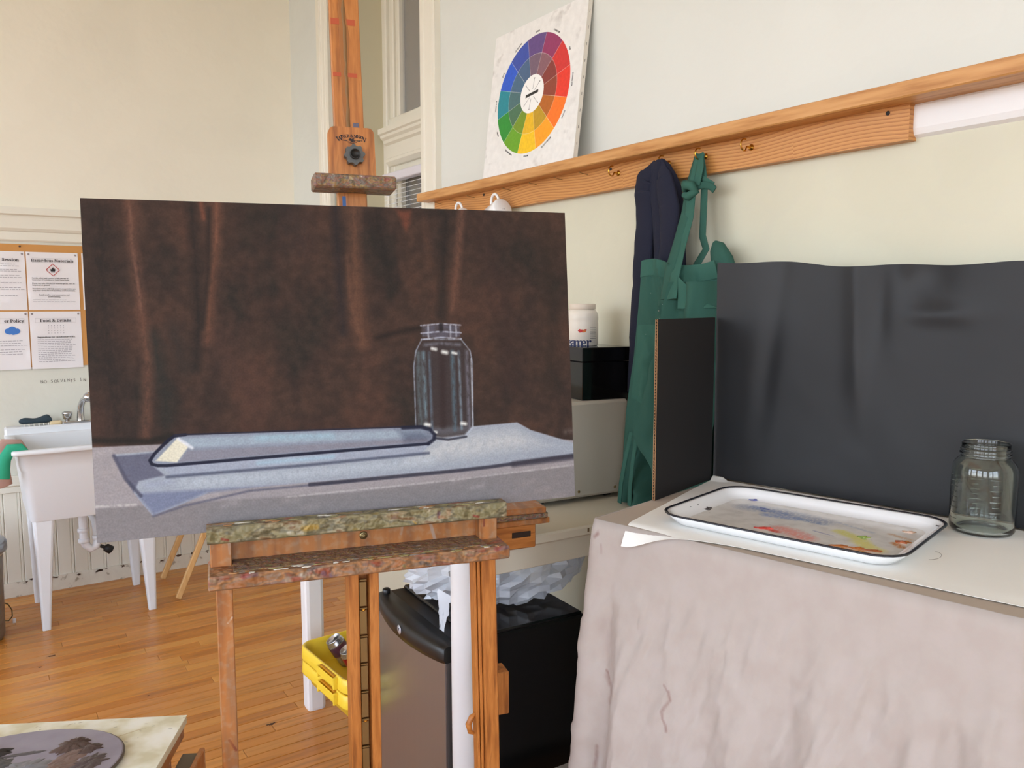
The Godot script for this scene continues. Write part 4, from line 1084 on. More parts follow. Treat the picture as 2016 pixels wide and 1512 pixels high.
func build_still_life() -> void:
	# enamel tray
	var turn := STAND_TURN + 2.4
	var t := thing("enamel_tray", "white enamel butcher tray with black rim and dried paint smears", "tray", on_stand(0.352, 1.1036, 0.222), turn)
	var W := 0.470
	var D := 0.338
	var st := mb()
	var loop := func(ins: float, y: float) -> PackedVector3Array: return rrect(W - 2 * ins, D - 2 * ins, max(0.058 - ins * 0.8, 0.012), y, 6)
	# outside up to the rim, over it and down inside
	loft(st, [loop.call(0.030, 0.0), loop.call(0.024, 0.0015), loop.call(0.010, 0.014), loop.call(0.004, 0.0225), loop.call(0.0045, 0.0235), loop.call(0.011, 0.0225), loop.call(0.018, 0.013), loop.call(0.028, 0.005), loop.call(0.036, 0.0032)], true, false)
	obj("pan", st, M.enamel if M.has("enamel") else set_mat("enamel", mat(c8(240, 240, 240), 0.12)), t)
	st = mb()
	loft(st, [loop.call(0.0035, 0.0212), loop.call(0.0, 0.0222), loop.call(-0.0004, 0.0245), loop.call(0.002, 0.0258), loop.call(0.0055, 0.0245), loop.call(0.0055, 0.0225)], false, false)
	obj("rim", st, mat(c8(28, 28, 36), 0.22), t)
	# painted floor of the tray
	var p := Painter.new(640, 420, c8(226, 222, 216), 19)
	p.mottle([c8(214, 209, 203), c8(226, 222, 216), c8(232, 229, 223)], 0.012, 0.8)
	var B := func(q: Array, wide: float, c: Color, al: float, rag: float) -> void: p.stroke(q, wide, c, al, 0.7, rag)
	B.call([V(0.13, 0.24), V(0.3, 0.2), V(0.55, 0.27)], 0.18, c8(160, 168, 190), 0.7, 0.5)
	B.call([V(0.16, 0.20), V(0.35, 0.25)], 0.09, c8(120, 140, 190), 0.6, 0.5)
	B.call([V(0.28, 0.36), V(0.42, 0.33)], 0.10, c8(150, 165, 205), 0.8, 0.5)
	B.call([V(0.42, 0.30), V(0.56, 0.34)], 0.06, c8(130, 150, 190), 0.6, 0.7)
	B.call([V(0.20, 0.19), V(0.235, 0.195)], 0.03, c8(40, 55, 150), 0.9, 0.3)
	B.call([V(0.225, 0.25), V(0.24, 0.28)], 0.03, c8(70, 95, 175), 0.7, 0.4)
	B.call([V(0.38, 0.72), V(0.45, 0.76)], 0.06, c8(215, 70, 55), 0.9, 0.4)
	B.call([V(0.44, 0.66), V(0.60, 0.78)], 0.14, c8(236, 160, 148), 0.9, 0.4)
	B.call([V(0.50, 0.62), V(0.60, 0.70)], 0.06, c8(226, 178, 172), 0.8, 0.6)
	B.call([V(0.58, 0.56), V(0.68, 0.60)], 0.02, c8(150, 150, 185), 0.7, 0.6)
	B.call([V(0.68, 0.45), V(0.80, 0.56), V(0.86, 0.70)], 0.10, c8(224, 218, 130), 0.95, 0.25)
	B.call([V(0.80, 0.62), V(0.92, 0.74)], 0.10, c8(230, 220, 140), 0.85, 0.4)
	B.call([V(0.79, 0.50), V(0.81, 0.53)], 0.03, c8(130, 160, 80), 0.8, 0.4)
	B.call([V(0.78, 0.84), V(0.84, 0.86)], 0.035, c8(196, 120, 50), 0.9, 0.5)
	B.call([V(0.85, 0.82), V(0.96, 0.90)], 0.045, c8(205, 130, 60), 0.9, 0.5)
	B.call([V(0.94, 0.50), V(0.98, 0.56)], 0.06, c8(196, 120, 60), 0.85, 0.5)
	B.call([V(0.88, 0.28), V(0.97, 0.34)], 0.05, c8(216, 180, 150), 0.8, 0.6)
	B.call([V(0.62, 0.22), V(0.80, 0.33)], 0.04, c8(180, 188, 205), 0.6, 0.7)
	for k in 40: p.stroke([V(fmod(k * 0.37, 1.0), fmod(k * 0.61, 1.0)), V(fmod(k * 0.37, 1.0) + 0.004, fmod(k * 0.61, 1.0))], 0.005, c8(110, 104, 100), 0.5, 0.8)
	st = mb()
	var fw := W - 0.07
	var fd := D - 0.07
	var out := rrect(fw, fd, 0.03, 0.0034, 6)
	for i in out.size():
		var j := (i + 1) % out.size()
		for q in [Vector3(0, 0.0034, 0), out[j], out[i]]:
			st.set_uv(V(q.x / fw + 0.5, q.z / fd + 0.5)); st.add_vertex(q)
	var fm := uvmat(p.texture(), 0.18)
	obj("tray_floor", st, fm, t)
	# dabs of paint with body
	var local := func(a: float, b: float) -> Vector3:
		return t.transform.affine_inverse() * on_stand(a, 1.1075, b)
	for q in [[0.136, 0.212, 0.017, 0.006, c8(70, 60, 55)], [0.150, 0.205, 0.009, 0.004, c8(66, 56, 50)], [0.184, 0.352, 0.008, 0.004, c8(36, 48, 140)], [0.302, 0.151, 0.011, 0.005, c8(214, 62, 48)], [0.312, 0.160, 0.008, 0.004, c8(224, 90, 76)], [0.471, 0.229, 0.009, 0.005, c8(140, 160, 70)], [0.459, 0.141, 0.014, 0.004, c8(190, 112, 46)], [0.490, 0.150, 0.013, 0.005, c8(196, 116, 48)], [0.517, 0.155, 0.015, 0.005, c8(176, 96, 40)], [0.535, 0.245, 0.012, 0.008, c8(186, 98, 42)], [0.540, 0.250, 0.008, 0.005, c8(206, 130, 60)], [0.522, 0.325, 0.010, 0.005, c8(226, 190, 165)]]:
		st = mb()
		var c: Vector3 = local.call(q[0], q[1])
		blot(st, Vector3(c.x, 0.0045, c.z), q[2], q[3], int(q[0] * 777), 0.0014, 0.4)
		blot(st, Vector3(c.x + q[2] * 0.2, 0.0058, c.z), q[2] * 0.5, q[3] * 0.5, int(q[0] * 333), 0.0014, 0.9)
		obj("paint_dab", st, mat(q[4], 0.3), t)
	# chips in the enamel along rim and wall
	var chip := mat(c8(40, 40, 46), 0.5)
	for q in [[0.17, 0.0236, -0.162, 0.006], [-0.03, 0.0236, -0.163, 0.003], [0.222, 0.0185, -0.12, 0.008], [-0.16, 0.0236, -0.162, 0.005], [-0.218, 0.014, 0.05, 0.002], [-0.217, 0.013, 0.02, 0.002]]:
		st = mb()
		blot(st, Vector3(q[0], q[1] + 0.0012, q[2]), q[3], q[3] * 0.4, int(abs(q[0]) * 500) + 1, 0.0006)
		obj("enamel_chip", st, chip, t)

	# glass jar
	var j := thing("glass_jar", "clear empty glass jar with threaded neck standing before the black paper", "jar", on_stand(0.617, 1.1046, 0.441), 20.0)
	var glass := mat(Color(0.97, 0.99, 0.97, 0.0), 0.02)
	glass.refraction_enabled = true
	glass.refraction_scale = 0.05
	st = mb()
	var R := 0.0575
	var outer := [V(0.0, 0.004), V(0.030, 0.004), V(0.040, 0.0015), V(0.047, 0.0), V(0.053, 0.002), V(0.0568, 0.008), V(R, 0.016), V(R, 0.060), V(R, 0.116), V(0.0568, 0.126), V(0.0535, 0.135), V(0.048, 0.1425), V(0.0435, 0.147), V(0.0420, 0.150), V(0.0432, 0.1515), V(0.0452, 0.1535), V(0.0452, 0.1555), V(0.0430, 0.1575), V(0.0422, 0.159), V(0.0440, 0.1605), V(0.0440, 0.162), V(0.0422, 0.1635), V(0.0418, 0.170), V(0.0422, 0.1735), V(0.0412, 0.1752), V(0.0398, 0.1752)]
	var inner := [V(0.0390, 0.1735), V(0.0388, 0.150), V(0.0415, 0.146), V(0.0465, 0.140), V(0.0515, 0.132), V(0.0540, 0.124), V(0.0546, 0.114), V(0.0546, 0.018), V(0.0530, 0.011), V(0.048, 0.0068), V(0.036, 0.0068), V(0.0, 0.0085)]
	lathe(st, outer + inner, 64, Transform3D.IDENTITY, false, false)
	var jar_body := obj("jar_body", st, glass, j)
	# embossed measure marks on two sides
	for side in [0.35, 2.2, 3.6]:
		for k in 9:
			var y := 0.028 + k * 0.0105
			var wide := 0.010 if k % 2 == 0 else 0.006
			st = mb()
			var pts := []
			for i in 5:
				var a: float = side + (i - 2) * wide / R / 4.0 * 2.0
				pts.append(Vector3(cos(a) * (R + 0.0002), y, -sin(a) * (R + 0.0002)))
			tube(st, pts, 0.0007, 6)
			obj("measure_mark", st, glass, jar_body)

	# loose hair on the paper by the tray
	var hair := mb()
	var hp := []
	for k in 14:
		var a := -1.2 + k * 0.22
		hp.append(on_stand(0.597 + 0.022 * cos(a) * 0.7, 1.1052, 0.205 + 0.03 * sin(a)))
	tube(hair, hp, 0.0003, 5)
	tag(obj("loose_hair", hair, mat(c8(90, 75, 60), 0.7)), "thin curled hair lying on the white paper beside the tray corner", "hair")

func set_mat(k: String, m: Material) -> Material:
	M[k] = m
	return m

# ---------------------------------------------------------------- side table with fridge below, microwave above
func build_table_and_fridge() -> void:
	var t := thing("side_table", "long cream painted table against the wall behind the easel", "table", Vector3(0.96, 0, -1.665), -2.0)
	# local x towards the wall, z negative away from the camera
	var H := 0.95
	part("table_top", t, M.cream_paint, Vector3(0.375, H - 0.014, -0.66), Vector3(0.75, 0.028, 1.32), 0.005)
	part("apron_board", t, M.cream_paint, Vector3(0.42, H - 0.063, -0.045), Vector3(0.63, 0.07, 0.022), 0.002)
	part("apron_board", t, M.cream_paint, Vector3(0.385, H - 0.063, -1.295), Vector3(0.70, 0.07, 0.022), 0.002)
	part("apron_board", t, M.cream_paint, Vector3(0.15, H - 0.063, -0.66), Vector3(0.022, 0.07, 1.20), 0.002)
	var st := mb()
	lathe(st, [V(0.032, 0.0), V(0.034, 0.004), V(0.0355, 0.5), V(0.037, 0.86), V(0.037, 0.90), V(0.035, 0.904)], 32, Transform3D(Basis.IDENTITY, Vector3(0.068, 0, -0.052)))
	obj("round_leg", st, M.white_paint, t)
	st = mb()
	loft(st, [rrect(0.066, 0.066, 0.014, 0.0, 2, 0.06, -1.235), rrect(0.070, 0.070, 0.014, 0.01, 2, 0.06, -1.235), rrect(0.074, 0.074, 0.014, 0.90, 2, 0.06, -1.235)], true, true, -1)
	obj("square_leg", st, M.white_paint, t)
	for z in [-0.06, -1.25]: part("square_leg", t, M.white_paint, Vector3(0.705, 0.45, z), Vector3(0.06, 0.90, 0.06), 0.008)
	part("edge_chip", t, mat(c8(120, 95, 65), 0.8), Vector3(0.42, H - 0.012, 0.0002), Vector3(0.006, 0.010, 0.001), 0.0002)

	part("stretcher", t, mat(c8(200, 194, 184), 0.5), Vector3(0.40, 0.235, -0.036), Vector3(0.62, 0.05, 0.03), 0.003)
	# dark crate that carries the yellow bins, mostly out of sight behind the fridge
	var p := thing("storage_crate", "dark crate under the yellow bins beside the fridge", "crate", Vector3(1.27, 0, -2.475))
	part("crate_body", p, mat(c8(46, 42, 40), 0.7), Vector3(0, 0.108, 0), Vector3(0.26, 0.216, 0.27), 0.004)
	part("crate_rim", p, mat(c8(56, 52, 50), 0.7), Vector3(0, 0.206, 0), Vector3(0.268, 0.02, 0.278), 0.004)

	# compact fridge: dark cabinet, stainless door, bowed black handle cap
	var f := thing("mini_fridge", "compact fridge with stainless steel door and bowed black top handle under the table", "fridge", Vector3(1.032, 0.0, -2.02), -4.0)
	# local: door faces -x, width along z
	var w := 0.475
	var top := 0.652
	part("cabinet", f, M.black, Vector3(0.235, top / 2, 0), Vector3(0.42, top, w), 0.006)
	var door := mat(c8(160, 162, 166), 0.34, 0.85)
	st = mb()
	var prof := PackedVector2Array()
	for k in 13:
		var z := -w / 2 + w * k / 12.0
		prof.append(V(-0.006 - 0.010 * (1.0 - pow(2.0 * z / w, 2.0)), z))
	prof.append(V(0.022, w / 2)); prof.append(V(0.022, -w / 2))
	prism(st, prof, 0.004, top - 0.045, Transform3D(Basis(Vector3.RIGHT, Vector3.BACK, Vector3.UP), Vector3.ZERO))
	obj("door", st, door, f)
	part("door_edge", f, mat(c8(120, 116, 116), 0.3, 0.8), Vector3(0.008, (top - 0.041) / 2, w / 2 - 0.001), Vector3(0.026, top - 0.05, 0.006), 0.002)
	# handle cap: plan bows out over the door, lower edge sweeps down in the middle
	st = mb()
	var rows := []
	var nseg := 28
	for k in nseg + 1:
		var s := float(k) / nseg
		var z := -w / 2 + w * s
		var q := 1.0 - pow(2.0 * s - 1.0, 2.0)
		var ox := -0.010 - 0.034 * sqrt(max(q, 0.0)) * (0.55 + 0.45 * q)
		rows.append(PackedVector3Array([Vector3(0.03, top - 0.048, z), Vector3(ox + 0.006, top - 0.046 - 0.006 * q, z), Vector3(ox, top - 0.036, z), Vector3(ox + 0.001, top - 0.008, z), Vector3(ox + 0.008, top - 0.001, z), Vector3(0.03, top + 0.001, z)]))
	rows.reverse()
	loft(st, rows, true, true)
	var cap_part := obj("handle_cap", st, mat(c8(26, 25, 24), 0.38), f)
	st = mb()
	lathe(st, [V(0.013, 0.0), V(0.013, 0.001), V(0.0, 0.0012)], 24, Transform3D(Basis(Vector3.BACK, PI / 2) , Vector3(-0.0445, top - 0.021, 0.02)))
	obj("badge", st, mat(c8(205, 205, 210), 0.3, 0.4), cap_part)
	st = mb()
	tube(st, [Vector3(-0.0462, top - 0.017, 0.025), Vector3(-0.0464, top - 0.016, 0.021), Vector3(-0.0464, top - 0.019, 0.019), Vector3(-0.0463, top - 0.022, 0.020), Vector3(-0.0460, top - 0.025, 0.017)], 0.0009, 6)
	obj("badge_mark", st, mat(c8(90, 90, 100), 0.4), cap_part)
	st = mb()
	lathe(st, [V(0.012, 0.0), V(0.012, 0.012), V(0.009, 0.015), V(0.004, 0.015)], 18, Transform3D(Basis.IDENTITY, Vector3(0.012, top, -w / 2 + 0.02)))
	obj("hinge_cover", st, M.black, f)
	part("top_panel", f, mat(c8(16, 16, 18), 0.14), Vector3(0.255, top + 0.004, 0), Vector3(0.36, 0.012, w - 0.01), 0.004)

	# crumpled clear bag lying on the fridge and spilling over its side
	var n := noise(66, 1.0, 3)
	var ridge := func(x: float, y: float, z: float) -> float: return 1.0 - 2.0 * abs(n.get_noise_3d(x, y, z))
	var bag := mb()
	var loops := []
	for k in 27:
		var ph := PI * k / 26.0
		var Lp := PackedVector3Array()
		for i in 56:
			var a := TAU * i / 56.0
			var q := Vector3(cos(a) * sin(ph), -cos(ph), -sin(a) * sin(ph))
			var wr: float = 0.80 + 0.16 * ridge.call(q.x * 2.6, q.y * 2.6, q.z * 2.6) + 0.10 * ridge.call(q.x * 7.0 + 5.0, q.y * 7.0, q.z * 7.0)
			var v := Vector3(q.x * 0.31, max(q.y * 0.135, -0.086), q.z * 0.23) * wr
			Lp.append(v + Vector3(0, 0.095, 0))
		loops.append(Lp)
	loft(bag, loops, false, false, -1)
	M.bag = mat(Color(0.93, 0.95, 0.98, 0.60), 0.28)
	M.bag.transparency = BaseMaterial3D.TRANSPARENCY_ALPHA
	var bt := thing("plastic_bag", "crumpled translucent white plastic bag lying on top of the small fridge", "bag", Vector3(1.36, 0.664, -2.06))
	obj("bag_body", bag, M.bag, bt)
	bag = mb()
	sheet(bag, func(u: float, v: float) -> Vector3: return Vector3(-0.285 - 0.03 * (1.0 - v), -0.002 + 0.09 * v, 0.20 - 0.06 * u * (0.4 + v) + 0.01 * ridge.call(u * 4.0, v * 4.0, 1.0)), 8, 10, 0.0004)
	obj("bag_flap", bag, M.bag, bt)

	build_bins()
	build_microwave()

func build_bins() -> void:
	var y0 := 0.2175
	var yellow := mat(c8(250, 214, 62), 0.35)
	var lip_mesh := func() -> ArrayMesh:
		var st := mb()
		var W := 0.30
		var D := 0.40
		# outside from the foot to the rim, over and down inside
		loft(st, [rrect(W - 0.075, D - 0.075, 0.03, 0.0, 5), rrect(W - 0.055, D - 0.055, 0.035, 0.004, 5), rrect(W - 0.04, D - 0.04, 0.04, 0.042, 5), rrect(W - 0.002, D - 0.002, 0.05, 0.044, 5), rrect(W, D, 0.05, 0.048, 5), rrect(W - 0.004, D - 0.004, 0.05, 0.086, 5), rrect(W - 0.012, D - 0.012, 0.046, 0.089, 5), rrect(W - 0.026, D - 0.026, 0.042, 0.086, 5), rrect(W - 0.034, D - 0.034, 0.04, 0.076, 5), rrect(W - 0.062, D - 0.062, 0.03, 0.008, 5)], true, true)
		return solid(st)
	var mesh: ArrayMesh = lip_mesh.call()
	for k in 2:
		var b := thing("yellow_bin", ["upper yellow plastic bin holding empty drink cans", "lower yellow plastic bin nested under the one with cans"][k], "bin", Vector3(1.090, y0 + (0.052 if k == 0 else 0.0), -2.505), 3.0, "nested yellow bins")
		inst("tub", mesh, yellow, b)
		# moulded hand grips on the side facing the room
		var st := mb()
		box(st, Vector3(-0.156, 0.064, 0.0), Vector3(0.016, 0.040, 0.008), 0.002)
		box(st, Vector3(-0.156, 0.064, 0.12), Vector3(0.016, 0.040, 0.008), 0.002)
		box(st, Vector3(-0.163, 0.070, 0.06), Vector3(0.004, 0.026, 0.126), 0.0015)
		obj("hand_grip", st, yellow, b)
		part("grip_slot", b, mat(c8(205, 140, 24), 0.5), Vector3(-0.1535, 0.086, 0.06), Vector3(0.008, 0.004, 0.105), 0.0006)
	var can := func(label: String, body: Color, band: Color, at: Vector3, rx: float, rz: float) -> void:
		var c := thing("drink_can", label, "can", at, 0.0, "empty cans in the yellow bin")
		c.transform = Transform3D(Basis.from_euler(Vector3(rx, 0.3, rz)), at)
		var st := mb()
		lathe(st, [V(0.0, 0.006), V(0.018, 0.004), V(0.023, 0.0), V(0.028, 0.006), V(0.031, 0.014), V(0.031, 0.092)], 28, Transform3D.IDENTITY, false, false)
		obj("can_wall", st, mat(body, 0.25, 0.7), c)
		st = mb()
		lathe(st, [V(0.031, 0.092), V(0.0285, 0.102), V(0.0265, 0.108), V(0.027, 0.1105), V(0.026, 0.1105), V(0.0248, 0.106), V(0.0, 0.1065)], 28, Transform3D.IDENTITY, false, false)
		obj("can_top", st, mat(c8(205, 205, 208), 0.22, 0.9), c)
		st = mb()
		lathe(st, [V(0.0313, 0.05), V(0.0313, 0.088)], 28, Transform3D.IDENTITY, false, false)
		obj("printed_band", st, mat(band, 0.3, 0.4), c)
		st = mb()
		blot(st, Vector3(0.008, 0.1070, 0.006), 0.010, 0.008, 4, 0.0004)
		obj("opening", st, M.black_soft, c)
		st = mb()
		tube(st, [Vector3(-0.002, 0.1082, -0.001), Vector3(-0.008, 0.1090, -0.004), Vector3(-0.013, 0.1088, -0.008)], [0.003, 0.0045, 0.003], 8, 0.3, Vector3.UP)
		obj("pull_tab", st, M.chrome, c)
	can.call("silver and plum drink can leaning in the upper yellow bin", c8(170, 165, 165), c8(98, 62, 78), Vector3(1.085, 0.283, -2.60), -0.3, 0.45)
	can.call("red drink can with white top leaning in the upper yellow bin", c8(190, 40, 48), c8(165, 30, 40), Vector3(1.085, 0.283, -2.50), -0.15, 0.45)
	var scrap := mb()
	lathe(scrap, [V(0.022, 0.0), V(0.026, 0.004), V(0.030, 0.07), V(0.029, 0.07), V(0.025, 0.006), V(0.0, 0.006)], 20, Transform3D.IDENTITY)
	var cup := obj("paper_cup", scrap, M.white_plastic)
	cup.transform = Transform3D(Basis.from_euler(Vector3(0.1, 0, 0.7)), Vector3(1.17, 0.29, -2.585))
	tag(cup, "small white cup lying in the yellow bin beside the cans", "cup")

func build_microwave() -> void:
	var y := 0.9505
	var m := thing("microwave_oven", "pale grey microwave oven standing on the cream side table", "microwave", Vector3(1.352, y, -1.872), -4.0)
	# local: x towards the wall, its door faces -x, z away is negative
	var shell := mat(c8(196, 190, 176), 0.45)
	part("casing", m, shell, Vector3(0.185, 0.158, -0.24), Vector3(0.33, 0.290, 0.48), 0.008)
	part("front_panel", m, mat(c8(218, 216, 212), 0.4), Vector3(0.010, 0.158, -0.24), Vector3(0.022, 0.296, 0.486), 0.008)
	part("door_window", m, mat(c8(40, 40, 42), 0.15), Vector3(-0.002, 0.165, -0.30), Vector3(0.004, 0.2, 0.28), 0.002)
	for x in [0.05, 0.30]:
		for z in [-0.05, -0.43]: part("foot", m, M.black_soft, Vector3(x, 0.006, z), Vector3(0.03, 0.013, 0.03), 0.003)
	var sc := mb()
	lathe(sc, [V(0.0045, 0), V(0.0045, 0.0012), V(0.0018, 0.002), V(0.0016, 0.0008)], 12, Transform3D(Basis(Vector3.RIGHT, PI / 2), Vector3.ZERO))
	var scm := solid(sc)
	for p in [V(0.055, 0.035), V(0.165, 0.033), V(0.30, 0.033)]:
		inst("screw", scm, M.steel_brown, m, Transform3D(Basis.IDENTITY, Vector3(p.x, p.y, 0.0002)))
	# lacquered black box on top
	var b := thing("black_box", "glossy black lidded box on top of the microwave", "box", Vector3(1.545, y + 0.304, -1.882), -8.0)
	var lac := mat(c8(15, 14, 15), 0.12)
	part("box_body", b, lac, Vector3(0.085, 0.0575, -0.15), Vector3(0.17, 0.115, 0.30), 0.002)
	part("lid", b, lac, Vector3(0.085, 0.1375, -0.15), Vector3(0.171, 0.043, 0.301), 0.002)
	# creamer tub on the box, seen past the canvas edge
	var c := thing("creamer_tub", "white plastic creamer tub with printed label on the black box", "tub", Vector3(1.632, y + 0.4635, -1.992))
	var st := mb()
	lathe(st, [V(0.047, 0.0), V(0.050, 0.003), V(0.050, 0.070), V(0.049, 0.078), V(0.050, 0.082), V(0.0495, 0.098), V(0.043, 0.109), V(0.038, 0.112), V(0.038, 0.116)], 40)
	var tub := obj("tub_body", st, mat(c8(236, 228, 214), 0.35), c)
	st = mb()
	lathe(st, [V(0.041, 0.113), V(0.042, 0.114), V(0.042, 0.128), V(0.040, 0.130)], 40)
	obj("lid", st, mat(c8(228, 214, 196), 0.4), c)
	# print follows the curve; it faces the camera side
	var dirv := (Vector3(0, 0, 0) - Vector3(1.632, 0, -1.992)).normalized()
	var face := atan2(dirv.x, dirv.z)
	var curve := func(text: String, y2: float, size: float, start: float, step: float, mm: Material) -> void:
		for k in text.length():
			var a: float = face + start + step * k
			words(text[k], tub, mm, Transform3D(Basis(Vector3.UP, a), Vector3(sin(a), 0, cos(a)) * 0.0503 + Vector3(0, y2, 0)), size, "Droid Serif", true, HORIZONTAL_ALIGNMENT_CENTER, "label_letter")
	curve.call("Creamer", 0.010, 0.034, -1.58, 0.335, mat(c8(40, 50, 90), 0.5))
	for q in [[-0.10, 0.046, 0.008, c8(205, 50, 45)], [0.12, 0.046, 0.006, c8(220, 120, 40)], [0.20, 0.050, 0.004, c8(190, 60, 40)]]:
		var s2 := mb()
		blot(s2, Vector3.ZERO, q[2], q[2] * 0.7, int(q[0] * 100) + 50, 0.0006)
		var o := obj("label_motif", s2, mat(q[3], 0.5), tub)
		var a2: float = face + q[0]
		o.transform = Transform3D(Basis(Vector3.UP, a2) * Basis(Vector3.RIGHT, PI / 2), Vector3(sin(a2), 0, cos(a2)) * 0.0502 + Vector3(0, q[1], 0))
	for k in 9:
		var s3 := mb()
		var pts := []
		for i in 5:
			var a3: float = face + 0.52 + i * 0.12
			pts.append(Vector3(sin(a3) * 0.0503, 0.056 - k * 0.0055, cos(a3) * 0.0503))
		tube(s3, pts, 0.0012 if k % 3 == 0 else 0.0005, 5, 0.4)
		obj("label_rule", s3, M.ink, tub)

	# paint-stained wooden boxes stacked on the table beyond the tray
	var e := Basis(Vector3.UP, deg_to_rad(-14.53))
	var at := func(x: float, yy: float, z: float) -> Vector3: return Vector3(0.637, 0, -1.46) + e * Vector3(x, yy, z)
	var w1 := thing("palette_box", "worn wooden palette box on the table behind the easel tray", "box", at.call(0.23, 0.9505, -0.32), -10.0, "stacked wooden palettes")
	part("box_body", w1, M.easel_across, Vector3(0.10, 0.03, 0), Vector3(0.26, 0.06, 0.20), 0.003)
	part("finger_notch", w1, mat(c8(45, 28, 16), 0.8), Vector3(0.19, 0.036, 0.1005), Vector3(0.05, 0.014, 0.002), 0.0006)
	for k in 3:
		var s := obj("wooden_palette", (func() -> SurfaceTool:
			var q := mb()
			box(q, Vector3(0, 0.0075, 0), Vector3(0.30, 0.0145, 0.24), 0.002)
			return q).call(), M.crust_grey if k == 1 else M.easel_worn)
		s.transform = Transform3D(Basis(Vector3.UP, deg_to_rad(-10.0 - 3.0 * k)), at.call(0.34 - 0.002 * k, 1.0112 + 0.0152 * k, -0.335))
		tag(s, ["lowest of three thin wooden palettes stacked behind the easel tray", "middle paint-crusted palette of the stack behind the easel tray", "topmost thin wooden palette of the stack behind the easel tray"][k], "palette", "stacked wooden palettes")

# ---------------------------------------------------------------- rack on the right wall and what hangs from it
const WALL_TURN := -90.0     # local x runs along the wall towards the camera side, local z out of the wall
func on_wall(z: float, y: float, out: float) -> Vector3: return Vector3(XR - out, y, z)

func build_wall_rack() -> void:
	# origin at the far end of the rack, on the wall
	var r := thing("coat_rack", "long wooden wall ledge with figured fir board and brass hooks", "rack", Vector3(XR, 1.9, -3.16), WALL_TURN)
	var X := func(z: float) -> float: return z + 3.16
	part("ledge", r, M.ledge, Vector3(2.16, 0.094, 0.0455), Vector3(4.33, 0.034, 0.091), 0.003)
	# board with its grain running lengthways
	var st := mb()
	var L := 2.155
	var h := 0.080
	var y0 := 0.0
	var sc := 0.62
	var P := [Vector3(0, y0, 0.030), Vector3(L, y0, 0.030), Vector3(L, y0 + h, 0.030), Vector3(0, y0 + h, 0.030)]
	st.set_smooth_group(-1)
	quad_uv(st, P, [V(0, 0.55), V(L / sc, 0.55), V(L / sc, 0.05), V(0, 0.05)])
	quad_uv(st, [Vector3(0, y0, 0), Vector3(L, y0, 0), Vector3(L, y0, 0.030), Vector3(0, y0, 0.030)], [V(0, 0.6), V(L / sc, 0.6), V(L / sc, 0.8), V(0, 0.8)])
	quad_uv(st, [Vector3(L, y0, 0.030), Vector3(L, y0, 0.0), Vector3(L, y0 + h, 0), Vector3(L, y0 + h, 0.030)], [V(0.1, 0.55), V(0.12, 0.55), V(0.12, 0.05), V(0.1, 0.05)])
	quad_uv(st, [Vector3(0, y0, 0), Vector3(0, y0, 0.030), Vector3(0, y0 + h, 0.030), Vector3(0, y0 + h, 0)], [V(0.1, 0.55), V(0.12, 0.55), V(0.12, 0.05), V(0.1, 0.05)])
	obj("hook_board", st, M.fir, r)
	# brass cup hooks
	var hk := mb()
	lathe(hk, [V(0.0085, 0), V(0.0085, 0.0015), V(0.005, 0.004), V(0.004, 0.009)], 16, Transform3D(Basis(Vector3.RIGHT, PI / 2), Vector3.ZERO))
	var hp := [Vector3(0, 0, 0.008), Vector3(0, 0, 0.018)]
	for k in 12:
		var a := -PI / 2 + PI * 1.15 * k / 11.0 - 0.2
		hp.append(Vector3(0, 0.004 + 0.015 * sin(a), 0.026 + 0.015 * cos(a)))
	tube(hk, hp, 0.0021, 8)
	var hm := solid(hk)
	for z in [-1.941, -1.725, -1.585, -1.429]:
		inst("brass_hook", hm, M.brass, r, Transform3D(Basis.IDENTITY, Vector3(X.call(z), 0.048, 0.0302)))
	var scw := mb()
	lathe(scw, [V(0.005, 0), V(0.005, 0.001), V(0.002, 0.0006)], 12, Transform3D(Basis(Vector3.RIGHT, PI / 2), Vector3.ZERO))
	var sm := solid(scw)
	for z in [-1.977, -1.055, -2.72]: inst("screw", sm, M.black_soft, r, Transform3D(Basis.IDENTITY, Vector3(X.call(z), 0.065, 0.0302)))
	var nl := mb()
	tube(nl, [Vector3(0, 0, -0.01), Vector3(0, 0.006, 0.034)], 0.0011, 6)
	lathe(nl, [V(0.0026, 0), V(0.0026, 0.001)], 10, Transform3D(Basis(Vector3.RIGHT, PI / 2 - 0.14), Vector3(0, 0.006, 0.034)))
	var nm := solid(nl)
	for z in [-3.05, -2.93, -2.79, -2.535, -2.368, -2.223, -2.089]:
		inst("nail", nm, M.steel_brown, r, Transform3D(Basis.IDENTITY, Vector3(X.call(z), 0.060, 0.030)))
	# enamel mugs on two of the nails, hanging by their handles
	mug("white mug hanging nearest the window casing, mostly hidden by the canvas", -2.80, 1.962, 0.034)
	mug("white mug with small dark print hanging on its side above the canvas", -2.535, 1.962, 0.040)

